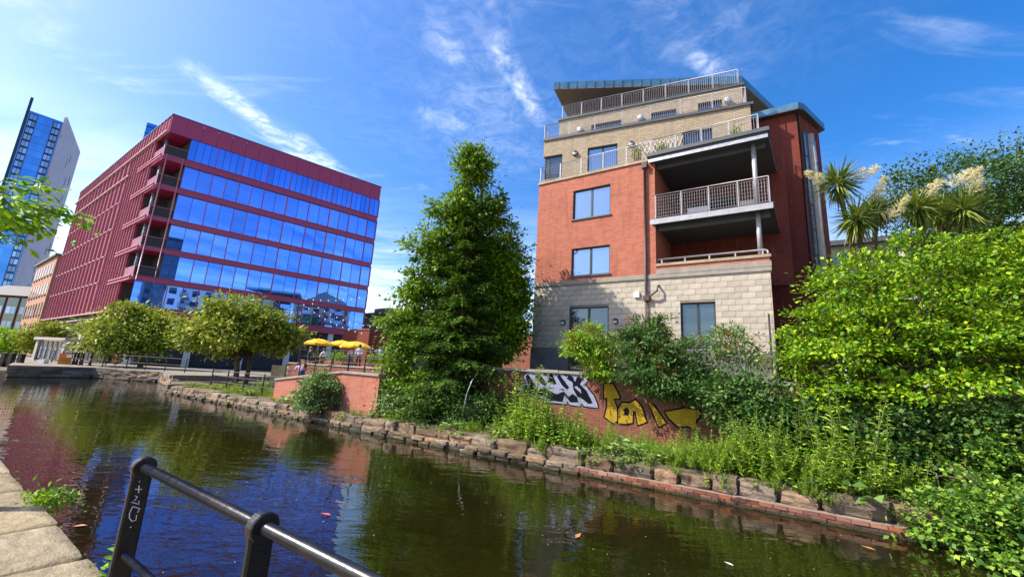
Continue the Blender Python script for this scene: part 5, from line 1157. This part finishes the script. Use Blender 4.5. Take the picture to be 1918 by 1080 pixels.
# people
def person(label, loc, rz, pose, shirt, legs, hair, h=1.72):
    k = h/1.75
    if pose == 'stand': J = dict(pelvis=(0, 0, .95), waist=(0, 0, 1.10), chest=(0, .01, 1.32), neck=(0, 0, 1.49), head=(0, .02, 1.60), top=(0, .02, 1.71), hl=(-.09, 0, .92), hr=(.09, 0, .92), kl=(-.10, .02, .50), kr=(.11, .04, .50), al=(-.10, -.01, .08), ar=(.12, .03, .08), tl=(-.11, .13, .04), tr=(.13, .17, .04), sl=(-.18, 0, 1.42), sr=(.18, 0, 1.42), el=(-.23, -.02, 1.14), er=(.22, .10, 1.16), wl=(-.22, .12, .92), wr=(.10, .28, 1.15), fl=(-.21, .16, .83), fr=(.04, .33, 1.18))
    elif pose == 'lean': J = dict(pelvis=(0, 0, .95), waist=(0, .08, 1.08), chest=(0, .26, 1.20), neck=(0, .40, 1.28), head=(0, .50, 1.34), top=(0, .56, 1.43), hl=(-.09, 0, .92), hr=(.09, 0, .92), kl=(-.10, .05, .50), kr=(.11, .02, .50), al=(-.10, -.02, .08), ar=(.12, -.05, .08), tl=(-.11, .12, .04), tr=(.13, .09, .04), sl=(-.18, .33, 1.24), sr=(.18, .33, 1.24), el=(-.22, .40, .98), er=(.22, .42, 1.0), wl=(-.12, .58, 1.0), wr=(.12, .58, 1.0), fl=(-.05, .66, 1.02), fr=(.05, .66, 1.02))
    else: J = dict(pelvis=(0, 0, .50), waist=(0, .0, .64), chest=(0, .05, .88), neck=(0, .08, 1.05), head=(0, .11, 1.16), top=(0, .12, 1.27), hl=(-.09, .02, .48), hr=(.09, .02, .48), kl=(-.12, .46, .50), kr=(.13, .46, .50), al=(-.12, .44, .08), ar=(.13, .48, .08), tl=(-.12, .60, .04), tr=(.14, .64, .04), sl=(-.18, .06, .98), sr=(.18, .06, .98), el=(-.24, .12, .72), er=(.24, .14, .72), wl=(-.14, .36, .72), wr=(.12, .36, .74), fl=(-.08, .44, .74), fr=(.06, .44, .76))
    RAD = dict(pelvis=.145, waist=.125, chest=.15, neck=.055, head=.088, top=.055, hl=.085, hr=.085, kl=.06, kr=.06, al=.04, ar=.04, tl=.032, tr=.032, sl=.065, sr=.065, el=.045, er=.045, wl=.032, wr=.032, fl=.026, fr=.026)
    E_ = [('pelvis', 'waist'), ('waist', 'chest'), ('chest', 'neck'), ('neck', 'head'), ('head', 'top'), ('pelvis', 'hl'), ('pelvis', 'hr'), ('hl', 'kl'), ('hr', 'kr'), ('kl', 'al'), ('kr', 'ar'), ('al', 'tl'), ('ar', 'tr'), ('chest', 'sl'), ('chest', 'sr'), ('sl', 'el'), ('sr', 'er'), ('el', 'wl'), ('er', 'wr'), ('wl', 'fl'), ('wr', 'fr')]
    ks = list(J); me = bpy.data.meshes.new('sk'); me.from_pydata([Vector(J[q])*k for q in ks], [(ks.index(a), ks.index(c)) for a, c in E_], [])
    o = bpy.data.objects.new('sk', me); COL.objects.link(o); m1 = o.modifiers.new('s', 'SKIN'); m1.use_smooth_shade = True; o.modifiers.new('u', 'SUBSURF').levels = 2; o.modifiers['u'].render_levels = 2
    for i, q in enumerate(ks): me.skin_vertices[0].data[i].radius = (RAD[q]*k, RAD[q]*k*(.72 if q in ('chest', 'pelvis', 'waist') else 1)); me.skin_vertices[0].data[i].use_root = (q == 'pelvis')
    bpy.context.view_layer.update(); dg = bpy.context.evaluated_depsgraph_get(); nm = bpy.data.meshes.new_from_object(o.evaluated_get(dg)); bpy.data.objects.remove(o)
    nm.name = 'body'; nm.materials.clear()
    for m in (shirt, legs, 'skin', 'frame_dark'): nm.materials.append(M[m])
    SK = {'neck', 'head', 'top', 'wl', 'wr', 'fl', 'fr'}; LG = {'hl', 'hr', 'kl', 'kr', 'pelvis'}; SH = {'al', 'ar', 'tl', 'tr'}
    for p in nm.polygons:
        q = min(ks, key=lambda s: (Vector(J[s])*k-p.center).length-(RAD[s]*k*.5)); p.material_index = 2 if q in SK else 1 if q in LG or q in ('al', 'ar') else 3 if q in SH else 0
        p.use_smooth = True
    t = thing('person', label, 'person', loc, rz); b = bpy.data.objects.new('body', nm); COL.objects.link(b); b.parent = t
    hc = Vector(J['head'])*k+Vector((0, -.022, .05)); MB().lathe([(.045, -.13), (.095, -.06), (.108, .02), (.09, .075), (.04, .105)], hc, 12).build('hair', hair, t, True)
    fw = Vector((0, 1, 0)); fc = Vector(J['head'])*k
    MB().lathe([(.016, 0), (.006, .03)], fc+Vector((0, .085, .0)), 6, axis=(0, 1, -.2)).build('nose', 'skin', t)
    for s in (-1, 1): MB().lathe([(.010, 0), (.010, .006)], fc+Vector((s*.032, .082, .03)), 6, axis=(0, 1, 0)).build('eye', 'frame_dark', t)
    return t
plain('cloth_white', (.62, .68, .74), .8, var=.08); plain('cloth_pink', (.62, .40, .62), .8, var=.08); plain('cloth_black', (.02, .02, .025), .8, var=.2); plain('cloth_navy', (.03, .04, .09), .8, var=.2); plain('cloth_blue', (.25, .42, .70), .8, var=.1)
plain('hair_auburn', (.22, .08, .03), .6); plain('hair_dark', (.02, .014, .01), .5)
p = at(672, 668, 28.6); person('standing man in white shirt and dark trousers seen from behind on the terrace', (p.x, p.y, TZ), R(10), 'stand', 'cloth_white', 'cloth_black', 'hair_dark', 1.78)
x_, z_ = onT(566, 700, 13.0); person('person in pink top leaning forward beside the ramp railing', BK(x_, 13., .82), R(60), 'lean', 'cloth_pink', 'cloth_navy', 'hair_dark', 1.7)
p = at(577, 672, 27.5); person('seated person with auburn hair and black top under the left parasol', (p.x, p.y, TZ+.1), R(-60), 'sit', 'cloth_black', 'cloth_navy', 'hair_auburn')
p = at(606, 676, 28.5); person('seated person in pale top facing the auburn haired one', (p.x, p.y, TZ+.1), R(60), 'sit', 'cloth_white', 'cloth_navy', 'hair_dark')
p = at(657, 668, 30); person('seated person in pale top left of the standing man', (p.x, p.y, TZ+.35), R(200), 'sit', 'cloth_white', 'cloth_navy', 'hair_auburn')
p = at(699, 650, 34); person('dark haired person in dark top standing at the back right of the terrace', (p.x, p.y, TZ+.3), R(190), 'stand', 'cloth_navy', 'cloth_black', 'hair_dark')
p = at(713, 652, 34); person('person in light blue shirt at the far back right of the terrace', (p.x, p.y, TZ+.3), R(160), 'stand', 'cloth_blue', 'cloth_navy', 'hair_dark', 1.66)
def bench(label, p, rz, L=1.5, h=.45, zb_=None):
    t = thing('bench' if h < .6 else 'picnic_table', label, 'bench' if h < .6 else 'table', p, rz)
    for i in range(3): bx('plank', 'timber', t, -L/2, L/2, -.2+i*.14, -.07+i*.14, h-.04, h)
    for s in (-1, 1): MB().box(s*L*.4-.03, s*L*.4+.03, -.18, .2, 0, h-.042).build('leg', 'timber', t)
for lab, (u, v, w_), h_ in (('timber bench under the seated auburn haired person', (577, 680, 27.5), .5), ('timber bench under the pale topped person facing left', (606, 684, 28.5), .5), ('timber bench left of the standing man', (657, 676, 30), .78)):
    p = at(u, v, w_); bench(lab, Vector((p.x, p.y, TZ)), R(60), .9, min(h_, .55))
p = at(592, 676, 28.3); bench('timber table between the two seated people', Vector((p.x, p.y, TZ)), R(-20), 1.2, .75)
# planter greenery along the terrace railing
for k, (u, w_) in enumerate(((620, 27.5), (633, 27), (692, 26.5), (705, 26.5), (724, 26.5), (585, 26))):
    x_ = onT(u, 680, 16.6)[0]; t = thing('planter', ['planter of grassy plants right of the left parasol', 'planter of bushy plants below the middle parasol', 'planter of yellow plants right of the standing man', 'planter of green plants second from the right end', 'planter of tall plants nearest the spruce', 'planter of low plants below the left parasol'][k], 'planter', BK(x_, 16.7, TZ), BRZ)
    MB().box(-.55, .55, -.25, .25, 0, .5).build('trough', 'ramp_brick', t); n = 300; P = NP.normal(size=(n, 3))*[.28, .14, .16]+[0, 0, .72]
    leaves('foliage', P, NP.normal(size=(n, 3))*.6+[0, 0, .7], NP.normal(size=(n, 3))+[0, 0, .5], .17, .06, ['leaf_weed', 'leaf_weed', 'leaf_yellow', 'leaf_weed', 'leaf_yellow', 'leaf_dark'][k], t)
# palisade fence, posts and poles by the graffiti wall
fx0, _ = onT(868, 740, 13.6); fx1, _ = onT(937, 740, 13.6)
pf = bank_thing('palisade_fence', 'dark upright palisade fence left of the graffiti wall', 'fence', 0, 13.6)
k_ = int((fx1-fx0)/.11)
for i in range(k_): bx('paling', 'dark_iron', pf, fx0+i*.11, fx0+i*.11+.06, 0, .02, .4, 2.25+.03*(i % 2))
for z_ in (.8, 1.95): bx('rail', 'dark_iron', pf, fx0, fx1, .022, .06, z_, z_+.05)
def pole(name, label, cat, pts, r, mat, twigs=0):
    P = [at(*q) for q in pts]; t = thing(name, label, cat, P[-1]); P = [p-P[-1] for p in P]; MB().tube(P, r, 8).build('shaft', mat, t, True)
    for i in range(twigs):
        q = P[0].lerp(P[-1], rnd.uniform(.1, .95)); MB().tube([q, q+Vector((rnd.uniform(-.25, .05), rnd.uniform(-.1, .1), rnd.uniform(-.08, .05)))], [.006, .003], 5).build('twig', mat, t)
pole('curved_pole', 'pale bent metal pole rising from the bank by the palisade', 'pole', [(895, 698, 14.2), (884, 712, 14.1), (875, 735, 14), (868, 765, 13.9), (865, 800, 13.8)], .022, 'steel')
pole('dead_branch', 'pale bare branch leaning over the bank below the big bush', 'branch', [(1603, 775, 8.9), (1622, 820, 8.7), (1634, 880, 8.5), (1641, 940, 8.3)], [.022, .018, .013, .008], 'grey_stem', 9)
pole('fence_post', 'thin grey post behind the wall left of the apartment block', 'post', [(932, 600, 18), (930, 690, 18)], .03, 'dark_iron')
gp = thing('iron_gate', 'narrow black iron gate at the right corner of the stone storey', 'gate', FW(9.6, -.15, 2.5), BRZ2)
MB().prism([(0, -.9), (.05, -.9), (.05, 0), (0, 0)], .1, lambda p: 1.5 if p[1] < -.5 else 2.2).build('panel', 'dark_iron', gp); MB().tube([(.02, -.02, 0), (.02, -.02, 2.4)], .035, 6).build('post', 'dark_iron', gp)
# far basin: lock beams, sign, shelter
lg = thing('lock_gate', 'black lock gate beams with white end at the far left of the basin', 'lock gate', at(40, 690, 34).to_2d().to_3d()+Vector((0, 0, .5)))
def seg(b, a, c, hw, hh): 
    a, c = a-lg.location, c-lg.location; d = (c-a).to_2d().normalized(); n_ = Vector((-d.y, d.x))*hw; b.prism([a.to_2d()-n_, c.to_2d()-n_, c.to_2d()+n_, a.to_2d()+n_], a.z-hh, a.z+hh); return b
seg(MB(), at(-40, 680, 34), at(78, 676, 36), .18, .2).build('balance_beam', 'black_iron', lg); seg(MB(), at(-60, 668, 38), at(40, 660, 42), .12, .12).build('handrail', 'steel', lg)
for u in (16, 34, 2):
    q = at(u, 690, 34.5)-lg.location; MB().box(q.x-.16, q.x+.16, q.y-.16, q.y+.16, -.6, 1.1).build('gate_post', 'black_iron', lg)
q = at(76, 677, 36)-lg.location; MB().box(q.x, q.x+.5, q.y-.2, q.y+.2, q.z-.22, q.z+.22).build('beam_end', 'white_plastic', lg)
q = at(122, 672, 37); sgn = thing('warning_sign', 'orange warning sign on a post at the basin edge', 'sign', (q.x, q.y, .86), R(30))
MB().box(-.42, .42, -.03, .03, q.z-1.35, q.z-.35).build('board', 'orange_sign', sgn); MB().box(-.3, .35, -.045, -.032, q.z-1.1, q.z-.75).build('notice', 'paint_yellow', sgn); MB().box(.05, .4, -.045, -.032, q.z-.7, q.z-.45).build('notice', 'white_plastic', sgn)
MB().tube([(-.2, .05, 0), (-.2, .05, q.z-.4)], .04, 6).build('post', 'timber', sgn)
q = at(64, 668, 46); q1 = at(116, 668, 44); sh = thing('glazed_shelter', 'low white framed shelter with pale curtains before the crimson base', 'shelter', (q.x, q.y, .86), math.atan2(q1.y-q.y, q1.x-q.x))
Ls_ = (q1-q).to_2d().length
for x_ in (0, Ls_): MB().box(x_-.25, x_+.25, -.1, .6, 0, 2.2).build('pier', 'concrete', sh)
MB().box(-.4, Ls_+.4, -.3, 3, 2.2, 2.5).build('roof', 'concrete', sh); MB().box(.25, Ls_-.25, .1, .15, .1, 2.19).build('glazing', 'dark_glass', sh)
for i in range(5): bx('curtain', 'grey_clad', sh, .5+i*Ls_/5.6, .9+i*Ls_/5.6, .06, .09, .2, 2.1)
for i, u in enumerate((134, 140, 150, 166)):
    q = at(u, 690, 37); t = thing('bollard', ['leftmost black bollard right of the orange sign', 'second black bollard right of the orange sign', 'third black bollard right of the orange sign', 'rightmost black bollard right of the orange sign'][i], 'bollard', (q.x, q.y, .86), 0, 'bollards on the quay')
    MB().lathe([(.12, 0), (.09, .3), (.08, 1.0), (.11, 1.05), (.10, 1.12), (.03, 1.2)], (0, 0, 0), 10).build('shaft', 'black_iron', t, True); MB().lathe([(.16, 0), (.15, .08)], (0, 0, 0), 10).build('base', 'black_iron', t)
# leaves and flecks floating on the canal
n = 240; fx = NP.uniform(-26, 3, n); ft = NP.uniform(1.6, 9.7, n); P = np.stack([UB.x*fx+NB.x*ft, UB.y*fx+NB.y*ft, np.full(n, .006)], 1); A = NP.normal(size=(n, 3))*[1, 1, .02]
o = leaves('floating_flecks', P, A, np.tile([0., 0, 1], (n, 1)), .015+.03*NP.random(n)**2, .012, 'plume', None, .05); tag(o, 'pale seeds and flecks scattered over the canal surface', 'debris', kind='stuff')
for i, (u, v, lab) in enumerate(((1083, 1003, 'orange leaf floating in the middle of the canal'), (610, 963, 'orange leaf floating right of the second railing post'), (1626, 1026, 'curled tan leaf floating at lower right'), (150, 985, 'thin orange leaf floating left of the end post'), (1205, 905, 'white fleck floating by the far bank'), (1365, 1056, 'white scrap floating near the bottom right edge'))):
    q = atz(u, v, .012); t = thing('floating_leaf', lab, 'leaf', q, rnd.uniform(0, 6.28)); s_ = .09 if i < 4 else .06
    MB().add([(-s_, 0, 0), (-.3*s_, -.4*s_, .012), (s_, 0, .02), (-.2*s_, .45*s_, .014), (0, 0, .004)], [(0, 1, 4), (1, 2, 4), (2, 3, 4), (3, 0, 4)]).build('blade', 'mural_red' if i == 1 else 'orange_leaf' if i < 4 else 'white_plastic', t) if 'orange_leaf' in M else None
